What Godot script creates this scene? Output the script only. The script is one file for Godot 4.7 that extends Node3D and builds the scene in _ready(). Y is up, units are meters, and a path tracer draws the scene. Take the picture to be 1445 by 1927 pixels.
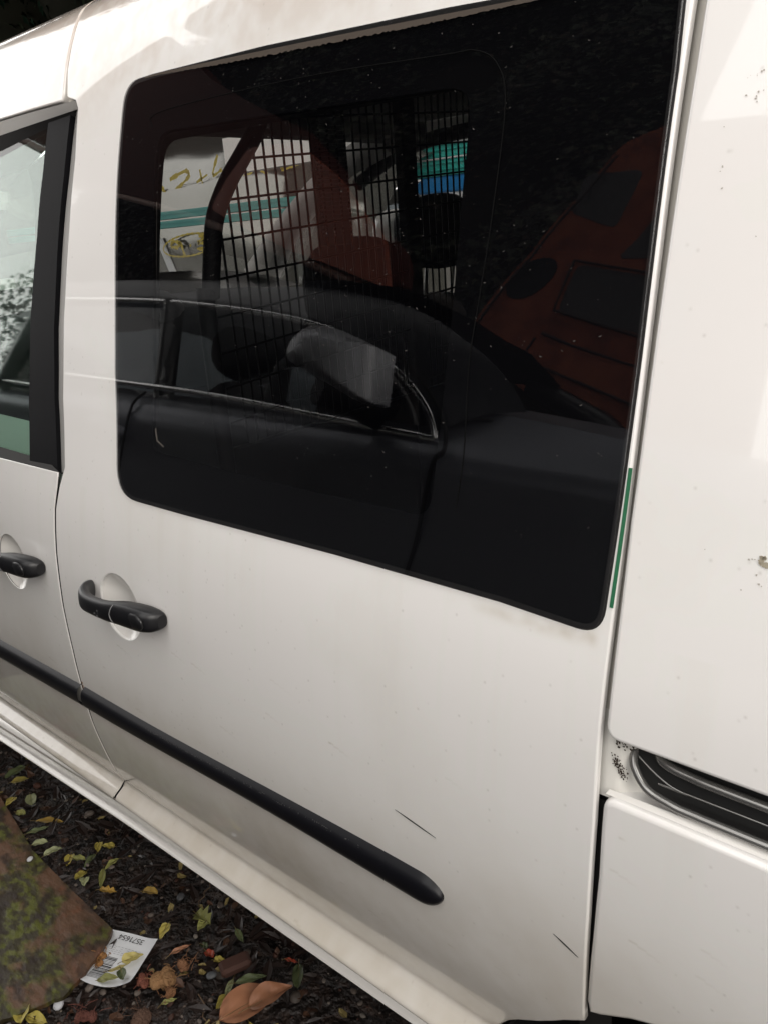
extends Node3D
# A scrapyard close-up: the near side of a white panel van, seen from a narrow gap beside a dark grey car.
# x runs along the van (its front is towards -x), y is up, +z is the side of the camera.

# ---------------------------------------------------------------- mesh collector
class MB:
	var v := PackedVector3Array()
	var n := PackedVector3Array()
	var uv := PackedVector2Array()
	func tri(a: Vector3, b: Vector3, c: Vector3, na: Vector3, nb: Vector3, nc: Vector3, ua := Vector2.ZERO, ub := Vector2.ZERO, uc := Vector2.ZERO) -> void:
		var g := (b - a).cross(c - a)
		if g.length_squared() < 1e-16:
			return
		if g.dot(na + nb + nc) > 0.0:
			v.append_array(PackedVector3Array([a, c, b])); n.append_array(PackedVector3Array([na, nc, nb])); uv.append_array(PackedVector2Array([ua, uc, ub]))
		else:
			v.append_array(PackedVector3Array([a, b, c])); n.append_array(PackedVector3Array([na, nb, nc])); uv.append_array(PackedVector2Array([ua, ub, uc]))
	func ftri(a: Vector3, b: Vector3, c: Vector3, hint: Vector3) -> void:
		var g := (b - a).cross(c - a).normalized()
		if g.dot(hint) < 0.0:
			g = -g
		tri(a, b, c, g, g, g)
	func fquad(a: Vector3, b: Vector3, c: Vector3, d: Vector3, hint: Vector3) -> void:
		ftri(a, b, c, hint); ftri(a, c, d, hint)
	# rows of points, smooth; out: a point (or direction) that tells the outside
	func grid(rows: Array, hint: Callable, closed := false) -> void:
		var R := rows.size()
		var Cn: int = rows[0].size()
		var nn := []
		for i in R:
			var line := PackedVector3Array()
			for j in Cn:
				var ja := j - 1
				var jb := j + 1
				if closed:
					ja = (j - 1 + Cn) % Cn; jb = (j + 1) % Cn
				else:
					ja = maxi(ja, 0); jb = mini(jb, Cn - 1)
				var du: Vector3 = rows[mini(i + 1, R - 1)][j] - rows[maxi(i - 1, 0)][j]
				var dv: Vector3 = rows[i][jb] - rows[i][ja]
				var q := du.cross(dv)
				if q.length_squared() < 1e-18:
					q = hint.call(rows[i][j])
				q = q.normalized()
				if q.dot(hint.call(rows[i][j])) < 0.0:
					q = -q
				line.append(q)
			nn.append(line)
		var last := Cn if closed else Cn - 1
		for i in R - 1:
			for j in last:
				var k := (j + 1) % Cn
				var u0 := Vector2(float(j) / last, float(i) / (R - 1))
				var u1 := Vector2(float(j + 1) / last, float(i + 1) / (R - 1))
				tri(rows[i][j], rows[i][k], rows[i + 1][k], nn[i][j], nn[i][k], nn[i + 1][k], u0, Vector2(u1.x, u0.y), u1)
				tri(rows[i][j], rows[i + 1][k], rows[i + 1][j], nn[i][j], nn[i + 1][k], nn[i + 1][j], u0, u1, Vector2(u0.x, u1.y))
	func sheet(rows: Array, dir: Vector3) -> void:
		grid(rows, func(_p): return dir)
	func tube(path: Array, rad, sides := 8, caps := true) -> void:
		var rows := []
		var up := Vector3(0.13, 0.97, 0.21)
		for i in path.size():
			var t: Vector3 = (path[mini(i + 1, path.size() - 1)] - path[maxi(i - 1, 0)]).normalized()
			if i == 0 and absf(t.dot(up.normalized())) > 0.9:
				up = Vector3(0.97, 0.1, 0.2)
			var a := (up - t * up.dot(t)).normalized()
			var b := t.cross(a)
			up = a
			var r: float = rad if rad is float else rad[i]
			var ring := PackedVector3Array()
			for k in sides:
				var w := TAU * k / sides
				ring.append(path[i] + (a * cos(w) + b * sin(w)) * r)
			rows.append(ring)
		for i in rows.size() - 1:
			var c0: Vector3 = path[i]
			var c1: Vector3 = path[i + 1]
			for k in sides:
				var m := (k + 1) % sides
				var p00: Vector3 = rows[i][k]
				var p01: Vector3 = rows[i][m]
				var p10: Vector3 = rows[i + 1][k]
				var p11: Vector3 = rows[i + 1][m]
				tri(p00, p01, p11, (p00 - c0).normalized(), (p01 - c0).normalized(), (p11 - c1).normalized())
				tri(p00, p11, p10, (p00 - c0).normalized(), (p11 - c1).normalized(), (p10 - c1).normalized())
		if caps:
			for e in [0, rows.size() - 1]:
				var d: Vector3 = (path[0] - path[1]) if e == 0 else (path[e] - path[e - 1])
				for k in sides:
					ftri(path[e], rows[e][k], rows[e][(k + 1) % sides], d)
	# a flat outline in the plane of basis x, y, extruded from z = 0 to z = t, its front edge bevelled by b
	func slab(poly: PackedVector2Array, at: Transform3D, t: float, b := 0.0) -> void:
		var front := poly
		if b > 0.0:
			var o := Geometry2D.offset_polygon(poly, -b, Geometry2D.JOIN_MITER)
			if o.size() == 1 and o[0].size() == poly.size():
				# match the starting corner
				var best := 0
				var bd := 1e9
				for i in o[0].size():
					var d: float = o[0][i].distance_to(poly[0])
					if d < bd:
						bd = d; best = i
				front = PackedVector2Array()
				var same := Geometry2D.is_polygon_clockwise(o[0]) == Geometry2D.is_polygon_clockwise(poly)
				for i in poly.size():
					front.append(o[0][posmod(best + (i if same else -i), poly.size())])
			else:
				b = 0.0
		var c2 := Vector2.ZERO
		for p in poly:
			c2 += p / poly.size()
		var z := at.basis.z
		for pass_i in 2:
			var pl := front if pass_i == 0 else poly
			var ix := Geometry2D.triangulate_polygon(pl)
			for i in range(0, ix.size(), 3):
				var zz := t if pass_i == 0 else 0.0
				ftri(at * Vector3(pl[ix[i]].x, pl[ix[i]].y, zz), at * Vector3(pl[ix[i + 1]].x, pl[ix[i + 1]].y, zz), at * Vector3(pl[ix[i + 2]].x, pl[ix[i + 2]].y, zz), z if pass_i == 0 else -z)
		var cw := Geometry2D.is_polygon_clockwise(poly)
		for i in poly.size():
			var k := (i + 1) % poly.size()
			var e := poly[k] - poly[i]
			var o2 := Vector2(e.y, -e.x) * (-1.0 if cw else 1.0)
			var hint := at.basis * Vector3(o2.x, o2.y, 0)
			fquad(at * Vector3(poly[i].x, poly[i].y, 0), at * Vector3(poly[k].x, poly[k].y, 0), at * Vector3(poly[k].x, poly[k].y, t - b), at * Vector3(poly[i].x, poly[i].y, t - b), hint)
			if b > 0.0:
				fquad(at * Vector3(poly[i].x, poly[i].y, t - b), at * Vector3(poly[k].x, poly[k].y, t - b), at * Vector3(front[k].x, front[k].y, t), at * Vector3(front[i].x, front[i].y, t), hint.normalized() + z)
	func box(c: Vector3, s: Vector3, b := 0.0, rot := Basis()) -> void:
		var p := PackedVector2Array([Vector2(-s.x, -s.y) / 2, Vector2(s.x, -s.y) / 2, Vector2(s.x, s.y) / 2, Vector2(-s.x, s.y) / 2])
		if b > 0.0:
			p = MB.chamfer(s.x, s.y, b)
		slab(p, Transform3D(rot, c + rot * Vector3(0, 0, -s.z / 2)), s.z, b)
	static func chamfer(w: float, h: float, b: float) -> PackedVector2Array:
		var x := w / 2
		var y := h / 2
		return PackedVector2Array([Vector2(-x + b, -y), Vector2(x - b, -y), Vector2(x, -y + b), Vector2(x, y - b), Vector2(x - b, y), Vector2(-x + b, y), Vector2(-x, y - b), Vector2(-x, -y + b)])
	# an ellipsoid; squash exponent e > 2 makes it boxy
	func blob(c: Vector3, r: Vector3, e := 2.0, rot := Basis(), seg := 20, rings := 12) -> void:
		var rows := []
		for i in rings + 1:
			var th := PI * i / rings
			var ring := PackedVector3Array()
			for j in seg:
				var ph := TAU * j / seg
				var d := Vector3(sin(th) * cos(ph), cos(th), sin(th) * sin(ph))
				var k := pow(pow(absf(d.x), e) + pow(absf(d.y), e) + pow(absf(d.z), e), -1.0 / e)
				ring.append(c + rot * (d * k * r))
			rows.append(ring)
		grid(rows, func(p): return p - c, true)

# ---------------------------------------------------------------- materials
var mats := {}

func mat(key: String, lin: Color, rough := 0.6, spec := 0.5, metal := 0.0) -> StandardMaterial3D:
	if mats.has(key):
		return mats[key]
	var m := StandardMaterial3D.new()
	m.resource_name = key
	var s := lin.linear_to_srgb()
	s.a = lin.a
	m.albedo_color = s
	m.roughness = rough
	m.metallic = metal
	m.metallic_specular = spec
	mats[key] = m
	return m

func noise_tex(freq: float, ramp: Array, sd := 1, size := 512, oct := 4, kind := FastNoiseLite.TYPE_SIMPLEX_SMOOTH) -> NoiseTexture2D:
	var f := FastNoiseLite.new()
	f.noise_type = kind
	f.seed = sd
	f.frequency = freq
	f.fractal_octaves = oct
	var t := NoiseTexture2D.new()
	t.width = size; t.height = size
	t.seamless = true
	t.noise = f
	if ramp.size():
		var g := Gradient.new()
		var of := PackedFloat32Array()
		var co := PackedColorArray()
		for r in ramp:
			of.append(r[0]); co.append(r[1])
		g.offsets = of; g.colors = co
		t.color_ramp = g
	return t

func tri_tex(m: StandardMaterial3D, t: Texture2D, scale: float) -> void:
	m.albedo_texture = t
	m.uv1_triplanar = true
	m.uv1_world_triplanar = true
	m.uv1_scale = Vector3.ONE * scale

# ---------------------------------------------------------------- scene tree
func obj(called: String, mb: MB, m: Material, parent: Node3D = null) -> MeshInstance3D:
	var o := MeshInstance3D.new()
	o.name = called
	var origin := Vector3.ZERO
	if parent:
		parent.add_child(o, true)
		origin = parent.global_position
	else:
		add_child(o, true)
	var lo := Vector3.ZERO
	if parent == null and mb.v.size():
		var a := mb.v[0]
		var b := mb.v[0]
		for p in mb.v:
			a = a.min(p); b = b.max(p)
		lo = Vector3((a.x + b.x) / 2, a.y, (a.z + b.z) / 2)
		o.position = lo
	var vv := PackedVector3Array()
	vv.resize(mb.v.size())
	for i in mb.v.size():
		vv[i] = mb.v[i] - origin - lo
	var arr := []
	arr.resize(Mesh.ARRAY_MAX)
	arr[Mesh.ARRAY_VERTEX] = vv
	arr[Mesh.ARRAY_NORMAL] = mb.n
	arr[Mesh.ARRAY_TEX_UV] = mb.uv
	var me := ArrayMesh.new()
	me.add_surface_from_arrays(Mesh.PRIMITIVE_TRIANGLES, arr)
	me.surface_set_material(0, m)
	o.mesh = me
	return o

func thing(called: String, label: String, category: String, at: Vector3, group := "") -> Node3D:
	var o := Node3D.new()
	o.name = called
	add_child(o, true)
	o.position = at
	return tag(o, label, category, group)

func tag(o: Node3D, label: String, category: String, group := "") -> Node3D:
	o.set_meta("label", label)
	o.set_meta("category", category)
	if group != "":
		o.set_meta("group", group)
	return o

func kind(o: Node3D, k: String) -> Node3D:
	o.set_meta("kind", k)
	return o

# ---------------------------------------------------------------- the side of the van
# control points of the cross-section, y and z, from the sill to the middle of the roof
const SECTION := [Vector2(.400, -.02), Vector2(.440, .014), Vector2(.475, .037), Vector2(.500, .050), Vector2(.53, .066), Vector2(.56, .077), Vector2(.60, .0865), Vector2(.662, .097), Vector2(.73, .1025), Vector2(.80, .104), Vector2(.885, .100), Vector2(.966, .092), Vector2(1.03, .0815), Vector2(1.091, .067), Vector2(1.177, .046), Vector2(1.295, .022), Vector2(1.404, .0), Vector2(1.49, -.021), Vector2(1.59, -.052), Vector2(1.65, -.076), Vector2(1.695, -.102), Vector2(1.713, -.123), Vector2(1.725, -.150), Vector2(1.734, -.195), Vector2(1.740, -.28), Vector2(1.745, -.5)]
var sec := PackedVector2Array()
var seclen := PackedFloat32Array()

func make_section() -> void:
	var P := SECTION
	for i in P.size() - 1:
		var p0: Vector2 = P[maxi(i - 1, 0)]
		var p1: Vector2 = P[i]
		var p2: Vector2 = P[i + 1]
		var p3: Vector2 = P[mini(i + 2, P.size() - 1)]
		for k in 12:
			var t := k / 12.0
			sec.append(0.5 * (2 * p1 + (p2 - p0) * t + (2 * p0 - 5 * p1 + 4 * p2 - p3) * t * t + (3 * p1 - p0 - 3 * p2 + p3) * t * t * t))
	sec.append(P[P.size() - 1])
	var s := 0.0
	var zero := 0.0
	for i in sec.size():
		if i:
			s += sec[i].distance_to(sec[i - 1])
		seclen.append(s)
		if i == 36:
			zero = s
	for i in seclen.size():
		seclen[i] -= zero

func sec_at(v: float) -> Vector2:
	var i := clampi(seclen.bsearch(v), 1, sec.size() - 1)
	var t := (v - seclen[i - 1]) / (seclen[i] - seclen[i - 1])
	return sec[i - 1].lerp(sec[i], t)

func rise(x: float) -> float:                     # the sill line climbs gently towards the rear wheel
	if x < -1.12:
		return lerpf(-.062, 0.0, clampf((x + 2.05) / .93, 0, 1))
	return lerpf(0.0, .030, clampf((x + 1.12) / .82, 0, 1))

func surf0(x: float, v: float) -> Vector3:
	var p := sec_at(v + rise(x) * (1.0 - smoothstep(.05, .16, v)))
	var fade := 1.0 - smoothstep(-.365, -.335, x)
	if fade > 0.0 and v < .06:
		var t := smoothstep(0.0, 1.0, (.037 - v) / .027)
		p.y += .036 * t * fade
	return Vector3(x, p.x, p.y)

func surf_n(x: float, v: float) -> Vector3:
	var du := surf0(x + .004, v) - surf0(x - .004, v)
	var dv := surf0(x, v + .004) - surf0(x, v - .004)
	return du.cross(dv).normalized()

func surf(x: float, v: float, off := 0.0) -> Vector3:
	return surf0(x, v) + surf_n(x, v) * off

func P(p: Vector2, off := 0.0) -> Vector3:
	return surf(p.x, p.y, off)

func rounded(pts: PackedVector2Array, radii: Array, steps := 6) -> PackedVector2Array:
	var out := PackedVector2Array()
	var N := pts.size()
	for i in N:
		var r: float = radii[i % radii.size()]
		if r <= 0.0:
			out.append(pts[i]); continue
		var a := (pts[(i - 1 + N) % N] - pts[i])
		var b := (pts[(i + 1) % N] - pts[i])
		var k := minf(r, minf(a.length(), b.length()) * .49)
		var pa := pts[i] + a.normalized() * k
		var pb := pts[i] + b.normalized() * k
		for s in steps + 1:
			var t := float(s) / steps
			out.append(pa.lerp(pts[i], t).lerp(pts[i].lerp(pb, t), t))
	return out

func dense(poly: PackedVector2Array, step: float) -> PackedVector2Array:
	var out := PackedVector2Array()
	for i in poly.size():
		var a := poly[i]
		var b := poly[(i + 1) % poly.size()]
		var k := maxi(1, ceili(a.distance_to(b) / step))
		for s in k:
			out.append(a.lerp(b, float(s) / k))
	return out

# a skin on the side of the van: outline and holes in (x, v); every edge rolls over with radius r and goes depth deep
func panel(mb: MB, outline: PackedVector2Array, holes: Array, off := 0.0, cell := .016, r := .0022, depth := .012) -> void:
	if r > .0015:                                  # the rolled edge ends on the given outline
		var sh := Geometry2D.offset_polygon(outline, -r, Geometry2D.JOIN_MITER)
		if sh.size():
			outline = sh[0]
		var hs := []
		for h in holes:
			hs.append(Geometry2D.offset_polygon(h, r, Geometry2D.JOIN_ROUND)[0])
		holes = hs
	var loops := [dense(outline, minf(cell, .010))]
	for h in holes:
		loops.append(dense(h, cell * .5))
	var lo := Vector2(1e9, 1e9)
	var hi := -lo
	for p in outline:
		lo = lo.min(p); hi = hi.max(p)
	var nx := ceili((hi.x - lo.x) / cell)
	var ys := PackedFloat32Array([lo.y])
	while ys[ys.size() - 1] < hi.y:
		var y0 := ys[ys.size() - 1]
		ys.append(y0 + (.0035 if y0 < .052 else cell))
	var ny := ys.size() - 1
	var edge := {}
	for L in loops:
		for i in L.size():
			var a: Vector2 = L[i]
			var b: Vector2 = L[(i + 1) % L.size()]
			for s in 5:
				var q := a.lerp(b, s / 4.0)
				for dx in [-.02, .02]:
					for dy in [-.0002, .0002]:
						edge[Vector2i(floori((q.x - lo.x) / cell + dx), ys.bsearch(q.y + dy, false) - 1)] = true
	for ix in nx:
		for iy in ny:
			var a := Vector2(lo.x + ix * cell, ys[iy])
			var hh := ys[iy + 1] - ys[iy]
			var sq := PackedVector2Array([a, a + Vector2(cell, 0), a + Vector2(cell, hh), a + Vector2(0, hh)])
			if not edge.has(Vector2i(ix, iy)):
				var c := a + Vector2(cell, hh) / 2
				if not within(c, loops[0]):
					continue
				var inside := false
				for h in range(1, loops.size()):
					inside = inside or within(c, loops[h])
				if inside:
					continue
				emit(mb, sq, off)
				continue
			var parts: Array = Geometry2D.intersect_polygons(sq, loops[0])
			for h in range(1, loops.size()):
				var nxt := []
				for p in parts:
					nxt.append_array(Geometry2D.clip_polygons(p, loops[h]))
				parts = nxt
			for p in parts:
				emit(mb, p, off)
	for li in loops.size():
		var L: PackedVector2Array = loops[li]
		var sgn := (-1.0 if Geometry2D.is_polygon_clockwise(L) else 1.0) * (1.0 if li == 0 else -1.0)
		var rows := []
		var nrm := []
		for i in L.size() + 1:
			var p := L[i % L.size()]
			var e := (L[(i + 1) % L.size()] - L[(i - 1 + L.size()) % L.size()]).normalized()
			var o2 := Vector2(e.y, -e.x) * sgn
			var N := surf_n(p.x, p.y)
			var up := (surf0(p.x, p.y + .003) - surf0(p.x, p.y - .003)).normalized()
			var o3 := (Vector3(1, 0, 0) * o2.x + up * o2.y).normalized()
			var c := surf0(p.x, p.y) + N * (off - r)
			var ra := PackedVector3Array()
			var rn := PackedVector3Array()
			for k in 4:
				var w := PI / 2 * k / 3.0
				var d := N * cos(w) + o3 * sin(w)
				ra.append(c + d * r); rn.append(d)
			ra.append(c + o3 * r - N * depth); rn.append(o3)
			rows.append(ra); nrm.append(rn)
		for i in rows.size() - 1:
			for k in 4:
				var ua := skin_uv(L[i].x, L[i].y)
				var ub := skin_uv(L[(i + 1) % L.size()].x, L[(i + 1) % L.size()].y)
				mb.tri(rows[i][k], rows[i + 1][k], rows[i + 1][k + 1], nrm[i][k], nrm[i + 1][k], nrm[i + 1][k + 1], ua, ub, ub)
				mb.tri(rows[i][k], rows[i + 1][k + 1], rows[i][k + 1], nrm[i][k], nrm[i + 1][k + 1], nrm[i][k + 1], ua, ub, ua)

func within(c: Vector2, poly: PackedVector2Array) -> bool:      # even-odd rule
	var odd := false
	var j := poly.size() - 1
	for i in poly.size():
		var a := poly[i]
		var b := poly[j]
		if (a.y > c.y) != (b.y > c.y) and c.x < (b.x - a.x) * (c.y - a.y) / (b.y - a.y) + a.x:
			odd = not odd
		j = i
	return odd

func emit(mb: MB, p: PackedVector2Array, off: float) -> void:
	var ps := PackedVector3Array()
	var ns := PackedVector3Array()
	for q in p:
		var N := surf_n(q.x, q.y)
		ns.append(N); ps.append(surf0(q.x, q.y) + N * off)
	var ix := PackedInt32Array([0, 1, 2, 0, 2, 3]) if p.size() == 4 else Geometry2D.triangulate_polygon(p)
	for i in range(0, ix.size(), 3):
		mb.tri(ps[ix[i]], ps[ix[i + 1]], ps[ix[i + 2]], ns[ix[i]], ns[ix[i + 1]], ns[ix[i + 2]], skin_uv(p[ix[i]].x, p[ix[i]].y), skin_uv(p[ix[i + 1]].x, p[ix[i + 1]].y), skin_uv(p[ix[i + 2]].x, p[ix[i + 2]].y))

# a ribbon between two lines of points given as [x, v, offset]
func ribbon(mb: MB, a: Array, b: Array, hint: Vector3, sub := 4, across := 3) -> void:
	var rows := []
	for i in a.size():
		for s in (sub if i < a.size() - 1 else 1):
			var t := float(s) / sub
			var k := mini(i + 1, a.size() - 1)
			var qa: Vector3 = Vector3(a[i][0], a[i][1], a[i][2]).lerp(Vector3(a[k][0], a[k][1], a[k][2]), t)
			var qb: Vector3 = Vector3(b[i][0], b[i][1], b[i][2]).lerp(Vector3(b[k][0], b[k][1], b[k][2]), t)
			var pa := surf(qa.x, qa.y, qa.z)
			var pb := surf(qb.x, qb.y, qb.z)
			var line := PackedVector3Array()
			for w in across + 1:
				line.append(pa.lerp(pb, float(w) / across))
			rows.append(line)
	mb.sheet(rows, hint)

# loft along x with a cross-section in (outward, up) around a path [x, v, outset, half width out, half height]
func loft(mb: MB, path: Array, seg := 14, e := 2.6) -> void:
	var rows := []
	var mids := []
	for q in path:
		var c := surf(q[0], q[1], q[2])
		var N := surf_n(q[0], q[1])
		var up := (surf0(q[0], q[1] + .003) - surf0(q[0], q[1] - .003)).normalized()
		var ring := PackedVector3Array()
		for k in seg:
			var w := TAU * k / seg
			var cx := signf(cos(w)) * pow(absf(cos(w)), 2.0 / e)
			var sy := signf(sin(w)) * pow(absf(sin(w)), 2.0 / e)
			ring.append(c + N * cx * q[3] + up * sy * q[4])
		rows.append(ring); mids.append(c)
	mb.grid(rows, func(p):
		var best: Vector3 = mids[0]
		for m in mids:
			if m.distance_squared_to(p) < best.distance_squared_to(p):
				best = m
		return p - best, true)
	for e2 in [0, rows.size() - 1]:
		for k in seg:
			mb.ftri(mids[e2], rows[e2][k], rows[e2][(k + 1) % seg], mids[e2] - mids[1 if e2 == 0 else e2 - 1])

func poly(a: Array) -> PackedVector2Array:
	var o := PackedVector2Array()
	for i in range(0, a.size(), 2):
		o.append(Vector2(a[i], a[i + 1]))
	return o

var rng := RandomNumberGenerator.new()

func _ready() -> void:
	rng.seed = 71
	# ---- camera, sky, light, exposure
	var cam := Camera3D.new()
	cam.name = "camera"
	cam.fov = 65.33
	cam.near = 0.02
	cam.far = 200.0
	cam.position = Vector3(0, 1.39, 0.6)
	cam.rotation = Vector3(-.3405, .733, -.0753)
	add_child(cam)
	cam.current = true
	var env := Environment.new()
	var sm := ProceduralSkyMaterial.new()
	sm.sky_top_color = Color(.835, .828, .82)
	sm.sky_horizon_color = Color(.86, .85, .838)
	sm.sky_curve = .2
	sm.ground_bottom_color = Color(.25, .23, .2)
	sm.ground_horizon_color = Color(.5, .48, .45)
	sm.sun_angle_max = 1.0
	var sky := Sky.new()
	sky.sky_material = sm
	env.background_mode = Environment.BG_SKY
	env.sky = sky
	env.tonemap_mode = Environment.TONE_MAPPER_LINEAR
	env.tonemap_exposure = 4.15
	env.sdfgi_enabled = true
	env.ssao_enabled = true
	env.ssil_enabled = true
	var we := WorldEnvironment.new()
	we.name = "world"
	we.environment = env
	add_child(we)
	var sun := DirectionalLight3D.new()
	sun.name = "sun"
	sun.light_energy = .15
	sun.light_color = Color(1.0, .98, .955)
	sun.light_angular_distance = 40.0
	sun.shadow_enabled = true
	sun.look_at_from_position(Vector3(.80, .50, .33), Vector3.ZERO)
	add_child(sun)

	make_section()
	make_materials()
	ground()
	backdrop()
	van()
	grey_car()
	red_wrecks()
	yard_beyond()
	litter()

func make_materials() -> void:
	var paint := mat("white_paint", Color(.775, .752, .715), .22, .35)
	paint.clearcoat_enabled = true
	paint.clearcoat = .8
	paint.clearcoat_roughness = .03
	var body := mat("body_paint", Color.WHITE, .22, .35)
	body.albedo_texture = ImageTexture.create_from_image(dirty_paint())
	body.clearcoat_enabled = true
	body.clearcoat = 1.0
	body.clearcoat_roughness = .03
	mat("jamb_paint", Color(.50, .47, .42), .4)
	var bp := mat("black_plastic", Color(.004, .004, .005), .5, .2)
	bp.heightmap_enabled = false
	mat("black_gloss", Color(.008, .008, .010), .22, .5)
	mat("rubber", Color(.013, .012, .0115), .7, .4)
	mat("frit", Color(.004, .004, .0045), .9, 0.0)
	mat("dark_trim", Color(.012, .012, .012), .8, .3)
	mat("grey_trim", Color(.16, .155, .145), .7, .3)
	mat("steel", Color(.42, .41, .40), .32, .5, .9)
	var g := mat("privacy_glass", Color(.002, .002, .003, .32), .015, .74)
	g.transparency = BaseMaterial3D.TRANSPARENCY_ALPHA
	var g2 := mat("green_glass", Color(.68, .88, .78, .0), .02, .5)
	g2.refraction_enabled = true
	g2.refraction_scale = .05
	var g3 := mat("clear_glass", Color(.2, .3, .26, .06), .02, .5)
	g3.transparency = BaseMaterial3D.TRANSPARENCY_ALPHA

# the white paint of the doors, mapped in metres along and up the side: road dirt and painted shade that deepen towards the sill, specks, runs
func dirty_paint() -> Image:
	var W := 1475
	var H := 700
	var im := Image.create(W, H, false, Image.FORMAT_RGB8)
	var n1 := FastNoiseLite.new()
	n1.seed = 2; n1.frequency = .006; n1.fractal_octaves = 5
	var n2 := FastNoiseLite.new()
	n2.seed = 6; n2.frequency = .05; n2.fractal_octaves = 3
	var n3 := FastNoiseLite.new()
	n3.seed = 11; n3.frequency = .02; n3.fractal_octaves = 3
	var base := Color(.903, .894, .880)
	var film_shade := Color(.62, .565, .48)
	for y in H:
		var v := 1.4 * (1.0 - (y + .5) / H)
		for x in W:
			var X := -2.2 + 2.95 * (x + .5) / W
			var a := n1.get_noise_2d(x, y)
			var b := n2.get_noise_2d(x, y)
			var dust_shade := 0.0
			var f := .40 * (1.0 - smoothstep(-.02, .42, v)) * (1.0 + a * .55 + b * .25)  # part dirt, part shade painted darker towards the sill
			f += .05 * clampf(a * 2.0 - .1, 0, 1)
			if v < .585:                               # rain runs below the glass
				f += .03 * (1.0 - smoothstep(.0, .32, .585 - v)) * clampf(n3.get_noise_2d(x * 2.2, y * .12) * 2.2 - .15, 0, 1)
			if v > 1.05:                               # sloping top: dust, plus canopy reflection and shade painted in
				dust_shade = .62 * smoothstep(1.02, 1.26, v) * clampf(.6 + a + b * .7, 0, 1)
			f += .30 * exp(-pow((v - .578) / .006, 2.0)) * smoothstep(-.42, -.30, X) * (1.0 - smoothstep(-.262, -.252, X)) * (.6 + b)
			im.set_pixel(x, y, base.lerp(film_shade, clampf(f, 0, 1)).lerp(Color(.71, .635, .575), dust_shade))
	var r := RandomNumberGenerator.new()
	r.seed = 19
	for i in 2600:                                     # fine specks
		var x := r.randi_range(1, W - 2)
		var y := int(pow(r.randf(), 1.3) * (H - 2))
		var c := im.get_pixel(x, y)
		im.set_pixel(x, y, c.lerp(Color(.36, .33, .29), r.randf_range(.04, .17)))
	for i in 130:                                      # dried splashes low down, smeared rearwards
		var x := r.randi_range(20, W - 60)
		var y := H - 1 - int(r.randf() * 210)
		var l := r.randi_range(3, 20)
		var k := r.randf_range(.05, .20)
		for d in l:
			var yy := clampi(y + int(d * .25), 0, H - 1)
			im.set_pixel(x + d, yy, im.get_pixel(x + d, yy).lerp(Color(.52, .46, .37), k * (1.0 - float(d) / l)))
	for i in 40:                                       # rust where the strip crosses the shut line
		var x := int((-1.118 + r.randf_range(-.003, .003) + 2.2) / 2.95 * W)
		var y := int((1.0 - (.250 + r.randf_range(-.009, .006)) / 1.4) * H)
		im.set_pixel(x, y, im.get_pixel(x, y).lerp(Color(.52, .27, .10), r.randf_range(.3, .8)))
	return im

func skin_uv(x: float, v: float) -> Vector2:
	return Vector2((x + 2.2) / 2.95, 1.0 - v / 1.4)

# ---------------------------------------------------------------- ground
func gh(x: float, z: float) -> float:
	return .010 * sin(x * 7.1 + 1.3) * cos(z * 9.3) + .006 * sin(x * 23.0 + z * 11.0) + .004 * sin(z * 41.0 - x * 17.0)

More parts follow.
